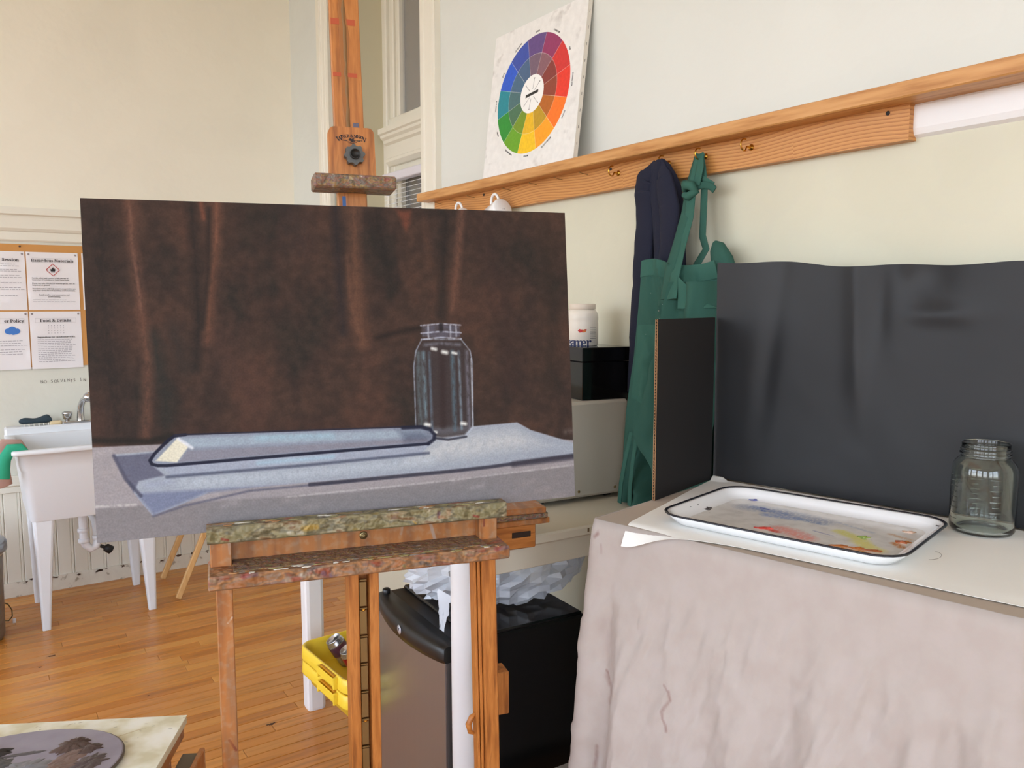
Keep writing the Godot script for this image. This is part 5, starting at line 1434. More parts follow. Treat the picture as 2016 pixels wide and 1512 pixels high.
func mug(label: String, z: float, y: float, rr: float) -> void:
	var m := thing("hanging_mug", label, "mug", on_wall(z, y, 0.062), WALL_TURN, "mugs on the rack")
	# the handle loops over the nail; the cup hangs below with its mouth to the left
	var white := mat(c8(238, 238, 238), 0.2)
	var B := Basis(Vector3.BACK, PI / 2 + 0.35)
	var c := Vector3(-0.018, -0.085, 0.016)
	var st := mb()
	var hgt := rr * 2.15
	lathe(st, [V(0.0, -hgt / 2), V(rr * 0.85, -hgt / 2), V(rr * 0.98, -hgt / 2 + 0.004), V(rr, -hgt / 2 + 0.012), V(rr, hgt / 2), V(rr - 0.003, hgt / 2), V(rr - 0.003, -hgt / 2 + 0.01), V(0.0, -hgt / 2 + 0.008)], 36, Transform3D(B, c), false, false)
	obj("cup", st, white, m)
	st = mb()
	var pts := []
	var ax := B * Vector3.UP
	var side := Vector3(ax.y, -ax.x, 0) * (1.0 if ax.y < 0 or ax.x < 0 else -1.0)
	side = Vector3(-ax.y, ax.x, 0)
	if side.y < 0: side = -side
	for k in 13:
		var a := PI * k / 12.0
		pts.append(c + side * (rr - 0.002 + 0.036 * sin(a)) + ax * (0.026 * cos(a)))
	tube(st, pts, 0.0052, 10)
	obj("handle", st, white, m)
	if rr > 0.035:
		var base := c - ax * (hgt / 2 + 0.0004)
		for k in 3:
			part("printed_mark", m, M.ink, Vector3.ZERO, Vector3(0.0008, 0.008 - 0.002 * k, 0.0015), 0.0, Transform3D(B.rotated(Vector3.BACK, PI / 2 * 0), base + Vector3(0, -0.004, -0.004 + 0.004 * k)))

func wheel_texture() -> ImageTexture:
	var s := 768
	var outer := [c8(246, 198, 20), c8(104, 164, 28), c8(38, 142, 46), c8(24, 136, 150), c8(40, 90, 204), c8(58, 80, 168), c8(100, 74, 132), c8(148, 52, 98), c8(212, 50, 48), c8(232, 56, 38), c8(250, 120, 28), c8(252, 164, 20)]
	var inner := [c8(234, 184, 22), c8(116, 148, 30), c8(72, 114, 84), c8(72, 110, 114), c8(70, 104, 132), c8(72, 100, 134), c8(118, 94, 112), c8(138, 94, 104), c8(134, 56, 50), c8(144, 66, 46), c8(182, 100, 26), c8(192, 152, 26)]
	var im := Image.create(s, s, false, Image.FORMAT_RGB8)
	var n := noise(17, 0.02, 4)
	var soil := noise(18, 0.006, 4)
	for y in s:
		for x in s:
			var p := V((x + 0.5) / s - 0.5, (y + 0.5) / s - 0.5)
			var d := p.length()
			var c: Color = c8(236, 234, 230).darkened(0.03 * (n.get_noise_2d(x, y) + 0.3))
			var dirt: float = clamp((soil.get_noise_2d(x, y) - 0.30) * 3.0, 0.0, 1.0) * clamp((d - 0.40) * 8.0, 0.0, 1.0)
			c = c.lerp(c8(176, 172, 166), dirt * 0.6)
			var ang := fposmod(atan2(-p.x, p.y) + PI / 12.0, TAU) / (TAU / 12.0)   # from the bottom, going left
			var k := int(ang) % 12
			if d < 0.392 and d > 0.127:
				c = outer[k] if d > 0.262 else inner[k]
				var edge: float = min(fposmod(ang, 1.0), 1.0 - fposmod(ang, 1.0)) * TAU / 12.0 * d
				if edge < 0.0012 or abs(d - 0.262) < 0.0011: c = c.lerp(c8(226, 222, 214), 0.75)
				c = c.darkened(0.05 * n.get_noise_2d(x * 2.0, y * 2.0))
			elif d <= 0.127:
				c = c8(244, 243, 240)
				# black bar and six thin arrows
				if abs(p.y * 0.985 + p.x * 0.10) < 0.0095 and abs(p.x) < 0.068: c = c8(30, 30, 30)
				for q in 6:
					var a: float = [0.15, 0.85, 2.35, 3.3, 4.0, 5.45][q]
					var dirv := V(sin(a), -cos(a))
					var t := p.dot(dirv)
					if t > 0.03 and t < 0.105 and abs(p.cross(dirv)) < (0.0012 if t < 0.098 else 0.0035): c = c8(50, 50, 50)
			im.set_pixel(x, y, c)
	return ImageTexture.create_from_image(im)

func build_garments() -> void:
	# ---- colour wheel board leaning on the ledge
	var wb := 0.543
	var hb := 0.525
	var lean := Basis(Vector3.RIGHT, -0.118)
	var c := thing("colour_wheel_canvas", "white canvas board with a painted twelve-hue colour wheel on the ledge", "canvas", on_wall(-2.372, 2.0115, 0.083), WALL_TURN)
	c.basis = c.basis * lean
	var st := mb()
	sheet(st, func(u: float, v: float) -> Vector3: return Vector3((u - 0.5) * wb, v * hb, 0.0), 4, 4, 0.0008)
	obj("painted_face", st, uvmat(wheel_texture(), 0.55), c)
	part("turned_edge", c, mat(c8(222, 216, 204), 0.7), Vector3(0, hb / 2, -0.0096), Vector3(wb - 0.001, hb - 0.001, 0.0175), 0.001)
	for k in 9:
		part("staple", c, mat(c8(120, 116, 110), 0.4, 0.6), Vector3(wb / 2, 0.05 + k * 0.053, -0.009), Vector3(0.0012, 0.009, 0.0012))
	var names := ["YELLOW", "YELLOW GREEN", "GREEN", "BLUE GREEN", "BLUE", "BLUE VIOLET", "VIOLET", "RED VIOLET", "RED", "RED ORANGE", "ORANGE", "YELLOW ORANGE"]
	for k in 12:
		var a := TAU * k / 12.0
		var d := V(-sin(a), -cos(a))
		words(names[k], c, M.ink, Transform3D(Basis(Vector3.BACK, -a), Vector3(d.x * 0.2235, hb / 2 + d.y * 0.2135, 0.0004)) * Transform3D(Basis.IDENTITY, Vector3(0, -0.003, 0)), 0.0075, "Droid Sans", false, HORIZONTAL_ALIGNMENT_CENTER, "hue_name")

	# ---- navy sweater on its hook
	var nv := thing("navy_sweater", "dark navy knitted sweater hanging in folds from a hook", "sweater", on_wall(-1.725, 1.0, 0.0), WALL_TURN)
	var n := noise(88, 1.0, 3)
	# rows from the hem up: height, left, right, front, back
	var rows := [[0.268, -0.120, 0.10, 0.066, 0.008], [0.30, -0.118, 0.098, 0.068, 0.008], [0.48, -0.102, 0.092, 0.068, 0.010], [0.66, -0.096, 0.082, 0.072, 0.010], [0.78, -0.093, 0.078, 0.072, 0.014], [0.87, -0.088, 0.068, 0.074, 0.022], [0.91, -0.066, 0.052, 0.076, 0.034], [0.94, -0.036, 0.034, 0.078, 0.046], [0.955, -0.012, 0.016, 0.074, 0.056]]
	var loops := []
	for k in 64:
		var t := k / 63.0 * (rows.size() - 1)
		var i := mini(int(t), rows.size() - 2)
		var q := []
		for m2 in 5: q.append(lerpf(rows[i][m2], rows[i + 1][m2], t - i))
		var Lp := PackedVector3Array()
		for s in 72:
			var a := TAU * s / 72.0
			var cx: float = (q[1] + q[2]) / 2
			var hw: float = (q[2] - q[1]) / 2
			var cz: float = (q[3] + q[4]) / 2
			var hz: float = (q[3] - q[4]) / 2
			var fold: float = 1.0 + 0.30 * sin(a * 9.0 + q[0] * 2.0 + 1.2 * n.get_noise_2d(a * 2.0, q[0] * 3.0)) * clamp((0.93 - q[0]) * 4.0, 0.0, 1.0) * 0.5 * (0.5 + 0.5 * sin(-a + PI)) + 0.12 * n.get_noise_2d(cos(a) * 4.0, q[0] * 4.0)
			# one big sleeve crease running down the front
			var x: float = cx + hw * cos(a)
			var z: float = cz - hz * sin(a + PI) * fold
			z -= 0.018 * exp(-pow((x + 0.03 + 0.05 * q[0] - 0.03) / 0.014, 2.0)) * (1.0 if sin(a + PI) < 0 else 0.0) * clamp((0.9 - q[0]) * 5.0, 0.0, 1.0)
			Lp.append(Vector3(x, q[0], max(z, 0.006)))
		Lp.reverse()
		loops.append(Lp)
	st = mb()
	loft(st, loops)
	var knit := with_bump(mat(c8(24, 27, 46), 0.95), bump_tex(89, 0.2, 3, 256, 4.0), 0.5)
	knit.uv1_triplanar = true; knit.uv1_scale = Vector3(12, 12, 12)
	obj("sweater_body", st, knit, nv)
	for q in [[Vector3(0.004, 0.95, 0.070), Vector3(0.03, 0.90, 0.076), Vector3(0.048, 0.82, 0.074), Vector3(0.052, 0.70, 0.076), Vector3(0.048, 0.55, 0.074), Vector3(0.056, 0.40, 0.070), Vector3(0.062, 0.275, 0.066)], [Vector3(-0.012, 0.95, 0.068), Vector3(-0.052, 0.91, 0.072), Vector3(-0.066, 0.87, 0.066), Vector3(-0.060, 0.76, 0.062), Vector3(-0.072, 0.60, 0.062), Vector3(-0.084, 0.42, 0.060), Vector3(-0.096, 0.275, 0.056)]]:
		var sl := mb()
		var fine := []
		var rad := []
		for k in 41:
			var tt: float = k / 40.0 * (q.size() - 1)
			var ii := mini(int(tt), q.size() - 2)
			var fr: float = smoothstep(0.0, 1.0, tt - ii)
			fine.append(q[ii].lerp(q[ii + 1], fr) + Vector3(0.0015 * sin(k * 0.5), 0, 0.003 * n.get_noise_1d(k * 0.4)))
			rad.append((0.012 + 0.024 * smoothstep(0.0, 0.25, k / 40.0)) * (1.0 + 0.16 * n.get_noise_1d(k * 0.15 + q[0].x * 900.0)))
		tube(sl, fine, rad, 16, 0.36, Vector3.BACK)
		obj("sleeve", sl, knit, nv)

	# ---- green apron: bib, pocket, folded-over flap, straps with a knot
	var ap := thing("green_apron", "dark green cotton work apron with pocket hanging from a brass hook", "apron", on_wall(-1.585, 0.957, 0.0), WALL_TURN)
	var g1 := mat(c8(40, 84, 72), 0.85)
	var g2 := mat(c8(46, 92, 79), 0.85)
	# bib sheet: left and right outlines by height
	var edge := [[0.0, -0.215, 0.150], [0.28, -0.188, 0.150], [0.43, -0.166, 0.148], [0.60, -0.156, 0.140], [0.702, -0.153, 0.112]]
	var body := func(u: float, v: float) -> Vector3:
		var y := v * 0.702
		var k := 0
		while k < edge.size() - 2 and y > edge[k + 1][0]: k += 1
		var t: float = (y - edge[k][0]) / (edge[k + 1][0] - edge[k][0])
		var x: float = lerp(lerp(edge[k][1], edge[k + 1][1], t), lerp(edge[k][2], edge[k + 1][2], t), u)
		var z := 0.132 + 0.034 * sin(u * 10.0 + 2.4 * v) * (0.3 + 0.7 * (1.0 - v)) + 0.016 * sin(u * 26.0 + 1.0 + 3.0 * v) * pow(max(1.0 - v, 0.0), 1.5) + 0.018 * n.get_noise_2d(x * 11.0 + y * 3.0, y * 5.0) * sin(PI * clampf(u, 0.0, 1.0))
		z += 0.014 * max(0.0, 1.0 - 4.0 * abs(n.get_noise_2d(x * 9.0 + 6.0 * y + 30.0, y * 5.0))) * sin(PI * clampf(u, 0.0, 1.0))
		z -= 0.022 * pow(abs(u - 0.5) * 2.0, 2.5)
		return Vector3(x, y + 0.012 * sin(u * 5.5 + 0.7) * v, z)
	st = mb()
	sheet(st, body, 64, 60, 0.0018)
	var bib := obj("bib", st, g1, ap)
	# turned top hem
	st = mb()
	sheet(st, func(u: float, v: float) -> Vector3: return body.call(u, 0.935 + 0.066 * v) + Vector3(0, 0, 0.0022), 50, 4, 0.0014)
	obj("top_hem", st, g2, bib)
	# long narrow tool pocket on the left
	st = mb()
	sheet(st, func(u: float, v: float) -> Vector3: return body.call(0.035 + u * 0.21 + 0.02 * (1.0 - v), 0.44 + 0.30 * v - 0.03 * u * (1.0 - v)) + Vector3(0, 0, 0.0042), 14, 20, 0.0016)
	obj("pocket", st, g2, bib)
	# skirt part folded across, its edge falling diagonally
	var flap := func(u: float, v: float) -> Vector3:
		var y := v * 0.645
		var left := -0.03
		var knots := [[0.0, -0.034], [0.13, -0.030], [0.175, -0.075], [0.22, -0.100], [0.30, -0.078], [0.44, -0.027], [0.645, 0.022]]
		for i in knots.size() - 1:
			if y >= knots[i][0] - 0.0001: left = lerpf(knots[i][1], knots[i + 1][1], clampf((y - knots[i][0]) / (knots[i + 1][0] - knots[i][0]), 0.0, 1.0))
		var x: float = lerp(left, 0.150, u)
		return Vector3(x, y, 0.176 + 0.014 * sin(u * 9.0 + y * 4.0) - 0.03 * u * u + 0.010 * n.get_noise_2d(x * 14.0, y * 6.0))
	st = mb()
	sheet(st, flap, 36, 44, 0.0018)
	obj("folded_skirt", st, g1, ap)
	# hanging tie ends in front of the lower bib
	for q in [[-0.178, -0.132, 0.20], [-0.135, -0.104, 0.22]]:
		st = mb()
		tube(st, [Vector3(q[1], q[2] + 0.02, 0.168), Vector3(lerp(q[1], q[0], 0.4), q[2] * 0.66, 0.174), Vector3(lerp(q[1], q[0], 0.8), q[2] * 0.3, 0.172), Vector3(q[0], 0.002, 0.168)], 0.009, 8, 0.18, Vector3.BACK)
		obj("tie_end", st, g2, ap)
	# triangular shoulder flap on the right
	st = mb()
	sheet(st, func(u: float, v: float) -> Vector3: return Vector3(0.052 + 0.115 * u * (1.0 - 0.25 * v) , 0.575 + 0.085 * v * (1.0 - u) + 0.004 * u, 0.180 - 0.035 * u + 0.004 * sin(u * 6.0)), 16, 12, 0.0018)
	obj("shoulder_flap", st, g2, ap)
	# bunched lobe behind the bib, right
	st = mb()
	tube(st, [Vector3(0.066, 0.752, 0.060), Vector3(0.078, 0.738, 0.062), Vector3(0.096, 0.700, 0.062), Vector3(0.110, 0.65, 0.060), Vector3(0.118, 0.57, 0.056), Vector3(0.120, 0.45, 0.05)], [0.008, 0.024, 0.036, 0.040, 0.038, 0.03], 14, 0.6, Vector3.BACK)
	obj("bunched_cloth", st, g1, ap)
	# straps from the hook, the left pair knotted
	var hook := Vector3(0.0, 0.995, 0.052)
	var strap := func(pts: Array, wide: float, mm: Material) -> void:
		var s2 := mb()
		tube(s2, pts, wide, 10, 0.16, Vector3.BACK)
		obj("strap", s2, mm, ap)
	strap.call([hook, Vector3(-0.012, 0.95, 0.058), Vector3(-0.022, 0.905, 0.064), Vector3(-0.022, 0.84, 0.078), Vector3(-0.014, 0.76, 0.115), Vector3(0.000, 0.68, 0.160), Vector3(0.002, 0.60, 0.176)], 0.018, g1)
	strap.call([hook, Vector3(-0.004, 0.95, 0.062), Vector3(-0.012, 0.90, 0.070), Vector3(-0.004, 0.82, 0.086), Vector3(0.008, 0.74, 0.125), Vector3(0.030, 0.66, 0.170), Vector3(0.036, 0.60, 0.186)], 0.018, g2)
	strap.call([hook, Vector3(0.014, 0.955, 0.056), Vector3(0.026, 0.90, 0.060), Vector3(0.030, 0.83, 0.066), Vector3(0.036, 0.77, 0.074), Vector3(0.048, 0.735, 0.072), Vector3(0.030, 0.69, 0.090)], 0.0125, g1)
	strap.call([hook, Vector3(0.012, 0.955, 0.064), Vector3(0.006, 0.91, 0.070)], 0.014, g2)
	strap.call([Vector3(-0.004, 0.905, 0.066), Vector3(0.03, 0.908, 0.066), Vector3(0.055, 0.900, 0.064), Vector3(0.066, 0.890, 0.064)], 0.0105, g1)
	strap.call([Vector3(0.012, 0.93, 0.060), Vector3(0.035, 0.918, 0.062), Vector3(0.058, 0.905, 0.060)], 0.008, g2)
	st = mb()
	tube(st, [Vector3(-0.030, 0.900, 0.074), Vector3(-0.018, 0.912, 0.086), Vector3(0.0, 0.908, 0.084), Vector3(0.008, 0.892, 0.076), Vector3(-0.010, 0.880, 0.084), Vector3(-0.028, 0.886, 0.080)], [0.010, 0.014, 0.014, 0.012, 0.012, 0.009], 10)
	obj("knot", st, g2, ap)
	# specks of paint
	var rng := RandomNumberGenerator.new()
	rng.seed = 21
	st = mb()
	for k in 14:
		var q: Vector3 = body.call(rng.randf_range(0.04, 0.45), rng.randf_range(0.2, 0.9))
		box(st, q + Vector3(0, 0, 0.003), Vector3(1, 1, 1) * rng.randf_range(0.001, 0.003), 0.0004)
	obj("paint_specks", st, mat(c8(190, 190, 185), 0.7), ap).set_meta("kind", "stuff")

# ---------------------------------------------------------------- sink corner
func build_sink() -> void:
	var s := thing("utility_sink", "white moulded laundry sink on tapered legs against the back wall", "sink", Vector3(0.515, 0, -4.545))
	# tub: outside up, over the rim, down inside
	var st := mb()
	loft(st, [rrect(0.545, 0.50, 0.03, 0.53, 4), rrect(0.555, 0.51, 0.035, 0.536, 4), rrect(0.60, 0.555, 0.04, 0.775, 4), rrect(0.612, 0.565, 0.04, 0.785, 4), rrect(0.625, 0.58, 0.04, 0.855, 4), rrect(0.672, 0.63, 0.03, 0.857, 4), rrect(0.678, 0.636, 0.03, 0.862, 4), rrect(0.678, 0.636, 0.03, 0.876, 4), rrect(0.668, 0.626, 0.03, 0.880, 4), rrect(0.60, 0.50, 0.04, 0.880, 4, 0.0, 0.04), rrect(0.59, 0.49, 0.04, 0.872, 4, 0.0, 0.04), rrect(0.53, 0.44, 0.05, 0.56, 4, 0.0, 0.02), rrect(0.45, 0.36, 0.05, 0.548, 4, 0.0, 0.02)], true, true)
	obj("tub", st, M.sink, s)
	# raised back deck carrying the tap
	part("back_deck", s, M.sink, Vector3(0, 0.893, -0.275), Vector3(0.672, 0.045, 0.085), 0.008)
	for x in [-1.0, 1.0]:
		for z in [-1.0, 1.0]:
			st = mb()
			var cx: float = x * 0.222
			var cz: float = z * 0.205
			loft(st, [rrect(0.036, 0.036, 0.008, 0.0, 2, cx + x * 0.012, cz + z * 0.012), rrect(0.06, 0.06, 0.012, 0.26, 2, cx + x * 0.006, cz + z * 0.006), rrect(0.088, 0.085, 0.012, 0.531, 2, cx, cz)], true, true, -1)
			obj("leg", st, M.sink, s)
	# tap: deck plate, two faceted knobs, swan neck with ball joint
	var cz := -0.268
	part("deck_plate", s, M.chrome, Vector3(0.03, 0.921, cz), Vector3(0.21, 0.013, 0.05), 0.004)
	for x in [-0.052, 0.112]:
		st = mb()
		lathe(st, [V(0.010, 0.926), V(0.010, 0.934), V(0.018, 0.938), V(0.025, 0.968), V(0.024, 0.974), V(0.016, 0.977), V(0.012, 0.972)], 8, Transform3D(Basis.IDENTITY, Vector3(x, 0, cz)))
		obj("tap_knob", st, M.chrome, s)
	st = mb()
	tube(st, [Vector3(0.010, 0.926, cz), Vector3(0.010, 0.96, cz), Vector3(0.012, 1.0, cz + 0.005), Vector3(0.022, 1.032, cz + 0.02), Vector3(0.036, 1.05, cz + 0.045)], [0.020, 0.018, 0.016, 0.015, 0.015], 16)
	obj("spout", st, M.chrome, s)
	st = mb()
	var ball := []
	for k in 13: ball.append(V(0.026 * sin(PI * k / 12.0), -0.026 * cos(PI * k / 12.0)))
	lathe(st, ball, 20, Transform3D(Basis.IDENTITY, Vector3(0.044, 1.052, cz + 0.06)), false, false)
	obj("spout_head", st, M.chrome, s)
	# waste pipe and trap below
	st = mb()
	tube(st, [Vector3(-0.035, 0.545, 0.0), Vector3(-0.035, 0.36, 0.0), Vector3(-0.03, 0.325, 0.0), Vector3(-0.005, 0.298, 0.0), Vector3(0.02, 0.31, 0.0), Vector3(0.03, 0.34, 0.0), Vector3(0.03, 0.42, -0.06), Vector3(0.03, 0.43, -0.33)], 0.020, 14)
	obj("drain_trap", st, M.white_plastic, s)
	for p in [Vector3(-0.035, 0.40, 0.0), Vector3(-0.035, 0.345, 0.0), Vector3(0.03, 0.355, 0.0)]:
		st = mb()
		lathe(st, [V(0.024, -0.010), V(0.027, -0.007), V(0.027, 0.007), V(0.024, 0.010)], 12, Transform3D(Basis.IDENTITY, p))
		obj("slip_nut", st, M.white_plastic, s)
	st = mb()
	lathe(st, [V(0.016, -0.02), V(0.022, -0.016), V(0.020, 0.014), V(0.012, 0.02)], 12, Transform3D(Basis(Vector3.BACK, 0.9), Vector3(0.075, 0.285, 0.0)))
	tube(st, [Vector3(0.03, 0.31, 0.0), Vector3(0.055, 0.297, 0.0), Vector3(0.075, 0.285, 0.0)], 0.009, 8)
	obj("black_valve", st, M.black_soft, s)

	# brush with pale bristle tips and a bar of soap on the deck
	var b := thing("scrub_brush", "dark teal scrubbing brush with pale bristles on the sink deck", "brush", Vector3(0.315, 0.9155, -4.815), 2.0)
	st = mb()
	var n := noise(37, 2.0, 2)
	var lp := []
	for k in 15:
		var t := k / 14.0
		var hh := 0.030 + 0.008 * sin(t * 9.0) * 0.4 + 0.012 * smoothstep(0.4, 1.0, t) - 0.012 * smoothstep(0.9, 1.0, t)
		var L := PackedVector3Array()
		for i in 14:
			var a := TAU * i / 14.0
			L.append(Vector3(-0.07 + t * 0.145, 0.010 + hh * 0.5 + cos(a) * hh * 0.5 * min(1.0, 0.5 + 6.0 * t * (1.0 - t)), sin(a) * 0.024 * (1.0 + 0.1 * n.get_noise_1d(t * 9.0))))
		lp.append(L)
	loft(st, lp)
	obj("brush_block", st, mat(c8(44, 62, 72), 0.8), b)
	for k in 6:
		st = mb()
		lathe(st, [V(0.0025, 0.0), V(0.004, 0.012)], 8, Transform3D(Basis.IDENTITY, Vector3(-0.05 + k * 0.022, 0.0, 0.016)))
		obj("bristle_tuft", st, mat(c8(225, 222, 210), 0.8), b)
	st = mb()
	loft(st, [rrect(0.055, 0.03, 0.010, 0.0, 3), rrect(0.06, 0.036, 0.012, 0.005, 3), rrect(0.06, 0.036, 0.012, 0.013, 3), rrect(0.05, 0.028, 0.010, 0.018, 3)])
	var soap := obj("soap_bar", st, mat(c8(222, 200, 158), 0.5))
	soap.position = Vector3(0.408, 0.9155, -4.812)
	tag(soap, "small yellowish soap bar between brush and tap on the sink", "soap")
	# cloths over the left end of the rim
	st = mb()
	tube(st, [Vector3(0.222, 0.865, -4.315), Vector3(0.205, 0.897, -4.305), Vector3(0.165, 0.903, -4.295), Vector3(0.138, 0.855, -4.285), Vector3(0.128, 0.79, -4.28), Vector3(0.136, 0.722, -4.28), Vector3(0.138, 0.712, -4.28)], [0.028, 0.032, 0.036, 0.040, 0.044, 0.042, 0.012], 16, 0.34, Vector3.BACK)
	tag(obj("pink_rag", st, mat(c8(190, 152, 140), 0.9)), "dusty pink rag draped over the left rim of the sink", "cloth", "cloths on the sink rim")
	st = mb()
	tube(st, [Vector3(0.238, 0.868, -4.262), Vector3(0.216, 0.893, -4.256), Vector3(0.178, 0.893, -4.252), Vector3(0.152, 0.85, -4.246), Vector3(0.138, 0.805, -4.242), Vector3(0.130, 0.768, -4.24), Vector3(0.129, 0.762, -4.24)], [0.016, 0.022, 0.028, 0.030, 0.038, 0.044, 0.040], 6, 0.16, Vector3.BACK)
	tag(obj("green_cloth", st, mat(c8(46, 170, 132), 0.75)), "bright green cleaning cloth over the pink rag on the sink rim", "cloth", "cloths on the sink rim")

func build_notices() -> void:
	# tan board carrying laminated notices
	var y0 := 1.195
	var bd := thing("notice_board", "tan cork notice board with wooden strip above the sink", "board", Vector3(0.34, 1.21, ZB))
	part("backing", bd, mat(c8(206, 148, 82), 0.8), Vector3(0, 0.318, 0.005), Vector3(0.90, 0.636, 0.010), 0.002)
	var tack := mb()
	lathe(tack, [V(0.003, 0), V(0.005, 0.003), V(0.003, 0.006)], 10, Transform3D(Basis(Vector3.RIGHT, PI / 2), Vector3.ZERO))
	var tm := solid(tack)
	inst("pin", tm, mat(c8(70, 60, 60), 0.4), bd, Transform3D(Basis.IDENTITY, Vector3(-0.04, 0.624, 0.010)))
	# notices: column, row, label and contents
	var n := noise(29, 1.0, 2)
	var film := mat(c8(238, 234, 236), 0.13)
	var rule := mat(c8(150, 145, 150), 0.8)
	for q in [[0, 0, "notice headed Session in a clear sleeve, top left of the board"], [1, 0, "Hazardous Materials notice with red flame diamond in a clear sleeve"], [0, 1, "Policy notice with blue cloud in a clear sleeve, bottom left"], [1, 1, "Food & Drinks notice with a list in a clear sleeve"], [2, 0, "notice sliver at the canvas edge, upper right of the board"]]:
		var x: float = 0.081 + 0.2435 * q[0] + (0.012 if q[0] == 2 else 0.0)
		var y: float = 1.5075 if q[1] == 0 else 1.1995
		var w := 0.238
		var h := 0.300
		var t := thing("notice", q[2], "notice", Vector3(x + w / 2, y, ZB + 0.0112), 0.0, "notices on the board")
		var st := mb()
		sheet(st, func(u: float, v: float) -> Vector3: return Vector3((u - 0.5) * w, v * h, 0.0016 + 0.0016 * n.get_noise_2d(u * 3.0 + q[0] * 9.0, v * 3.0 + q[1] * 5.0)), 16, 20, 0.0006)
		var leaf := obj("sheet", st, film, t)
		inst("pin", tm, mat(c8(150, 140, 140), 0.4), t, Transform3D(Basis.IDENTITY, Vector3(-w / 2 + 0.012, h - 0.012, 0.002)))
		inst("pin", tm, mat(c8(150, 140, 140), 0.4), t, Transform3D(Basis.IDENTITY, Vector3(w / 2 - 0.012, h - 0.012, 0.002)))
		var put := func(text: String, px: float, py: float, size: float, bold: bool, al := HORIZONTAL_ALIGNMENT_CENTER) -> void:
			words(text, leaf, M.ink, Transform3D(Basis.IDENTITY, Vector3(px, py, 0.0036)), size, "Droid Serif", bold, al)
		var rng := RandomNumberGenerator.new()
		rng.seed = 40 + q[0] * 3 + q[1]
		# fine illegible lines are broken strokes
		var lines := func(ys: Array, x0: float, x1: float) -> void:
			var s2 := mb()
			for yy in ys:
				var xx := x0
				var stop := x1 - rng.randf_range(0.0, 0.05)
				while xx < stop:
					var ww := rng.randf_range(0.006, 0.018)
					box(s2, Vector3(xx + ww / 2, yy, 0.0034), Vector3(ww, 0.0022, 0.0004))
					xx += ww + 0.0032
			obj("fine_print", s2, rule, leaf).set_meta("kind", "stuff")
		var frame := func(cy: float, hw: float) -> void:
			var s3 := mb()
			for d in [[0, 0.011, hw * 2, 0.0006], [0, -0.011, hw * 2, 0.0006], [-hw, 0, 0.0006, 0.022], [hw, 0, 0.0006, 0.022]]:
				box(s3, Vector3(d[0], cy + d[1], 0.0035), Vector3(d[2], d[3], 0.0003))
			obj("title_frame", s3, rule, leaf)
		if q[0] == 1 and q[1] == 0:
			put.call("Hazardous Materials", 0.0, 0.257, 0.0185, true)
			frame.call(0.258, 0.092)
			var s4 := mb()
			for k in 4:
				var a := PI / 2 * k
				var p0 := Vector3(cos(a), sin(a), 0) * 0.031
				var p1 := Vector3(cos(a + PI / 2), sin(a + PI / 2), 0) * 0.031
				tube(s4, [p0, p1], 0.0016, 6)
			var di := obj("red_diamond", s4, mat(c8(196, 70, 66), 0.5), leaf)
			di.position = Vector3(0, 0.209, 0.0036)
			var fl := mb()
			prism(fl, PackedVector2Array([V(-0.009, -0.008), V(0.009, -0.008), V(0.012, 0.0), V(0.009, 0.009), V(0.006, 0.003), V(0.003, 0.010), V(0.001, 0.016), V(-0.003, 0.008), V(-0.005, 0.002), V(-0.009, 0.007), V(-0.012, 0.0)]), 0.0, 0.0006)
			box(fl, Vector3(0, -0.0115, 0.0003), Vector3(0.02, 0.0018, 0.0006))
			var fo := obj("flame_mark", fl, M.ink, leaf)
			fo.position = Vector3(0, 0.209, 0.0034)
			var body := ["For the safety and comfort of all, the use of", "turpentine is forbidden in these classrooms.", "", "Please use only ODORLESS mineral spirits, such as", "turpenoid or gamsol.", "", "Your instructors will help answer any question you", "may have about the safe handling of art materials."]
			for k in body.size():
				if body[k] != "": put.call(body[k], -0.098, 0.166 - k * 0.0092, 0.0082, false, HORIZONTAL_ALIGNMENT_LEFT)
			put.call("Thank you for your cooperation and", 0.0, 0.079, 0.0082, false)
			put.call("understanding.", 0.0, 0.069, 0.0082, false)
			lines.call([0.053, 0.043], -0.098, 0.10)
		elif q[0] == 1 and q[1] == 1:
			put.call("Food & Drinks", 0.0, 0.252, 0.020, true)
			frame.call(0.254, 0.094)
			var s5 := mb()
			for r in 4:
				for c in 6: box(s5, Vector3(-0.035 + c * 0.014, 0.226 - r * 0.013, 0.0034), Vector3(0.003, 0.004, 0.0004))
			obj("icon_grid", s5, rule, leaf).set_meta("kind", "stuff")
			put.call("Suggestions for Lunch near MHA.", 0.0, 0.166, 0.0105, true)
			var ys := []
			for k in 13: ys.append(0.153 - k * 0.0096)
			lines.call(ys, -0.088, 0.085)
		elif q[0] == 0 and q[1] == 0:
			put.call("Session", 0.055, 0.257, 0.020, true)
			lines.call([0.235, 0.226, 0.208, 0.199, 0.178, 0.168, 0.140, 0.115, 0.106, 0.075], -0.09, 0.105)
		elif q[0] == 0 and q[1] == 1:
			put.call("er Policy", 0.055, 0.252, 0.020, true)
			frame.call(0.254, 0.10)
			var cl := mb()
			for k in [[-0.020, 0.0, 0.014], [0.0, 0.007, 0.018], [0.022, 0.0, 0.013], [0.004, -0.005, 0.014], [-0.012, -0.005, 0.012], [0.014, -0.006, 0.011]]:
				lathe(cl, [V(k[2], 0.0), V(k[2], 0.0005)], 24, Transform3D(Basis(Vector3.RIGHT, PI / 2), Vector3(k[0], k[1], 0.0003 * k[2] * 60.0)))
			var co := obj("blue_cloud", cl, mat(c8(60, 120, 200), 0.5), leaf)
			co.position = Vector3(0.045, 0.20, 0.0034)
			lines.call([0.150, 0.138, 0.126, 0.105, 0.093, 0.081], -0.09, 0.115)

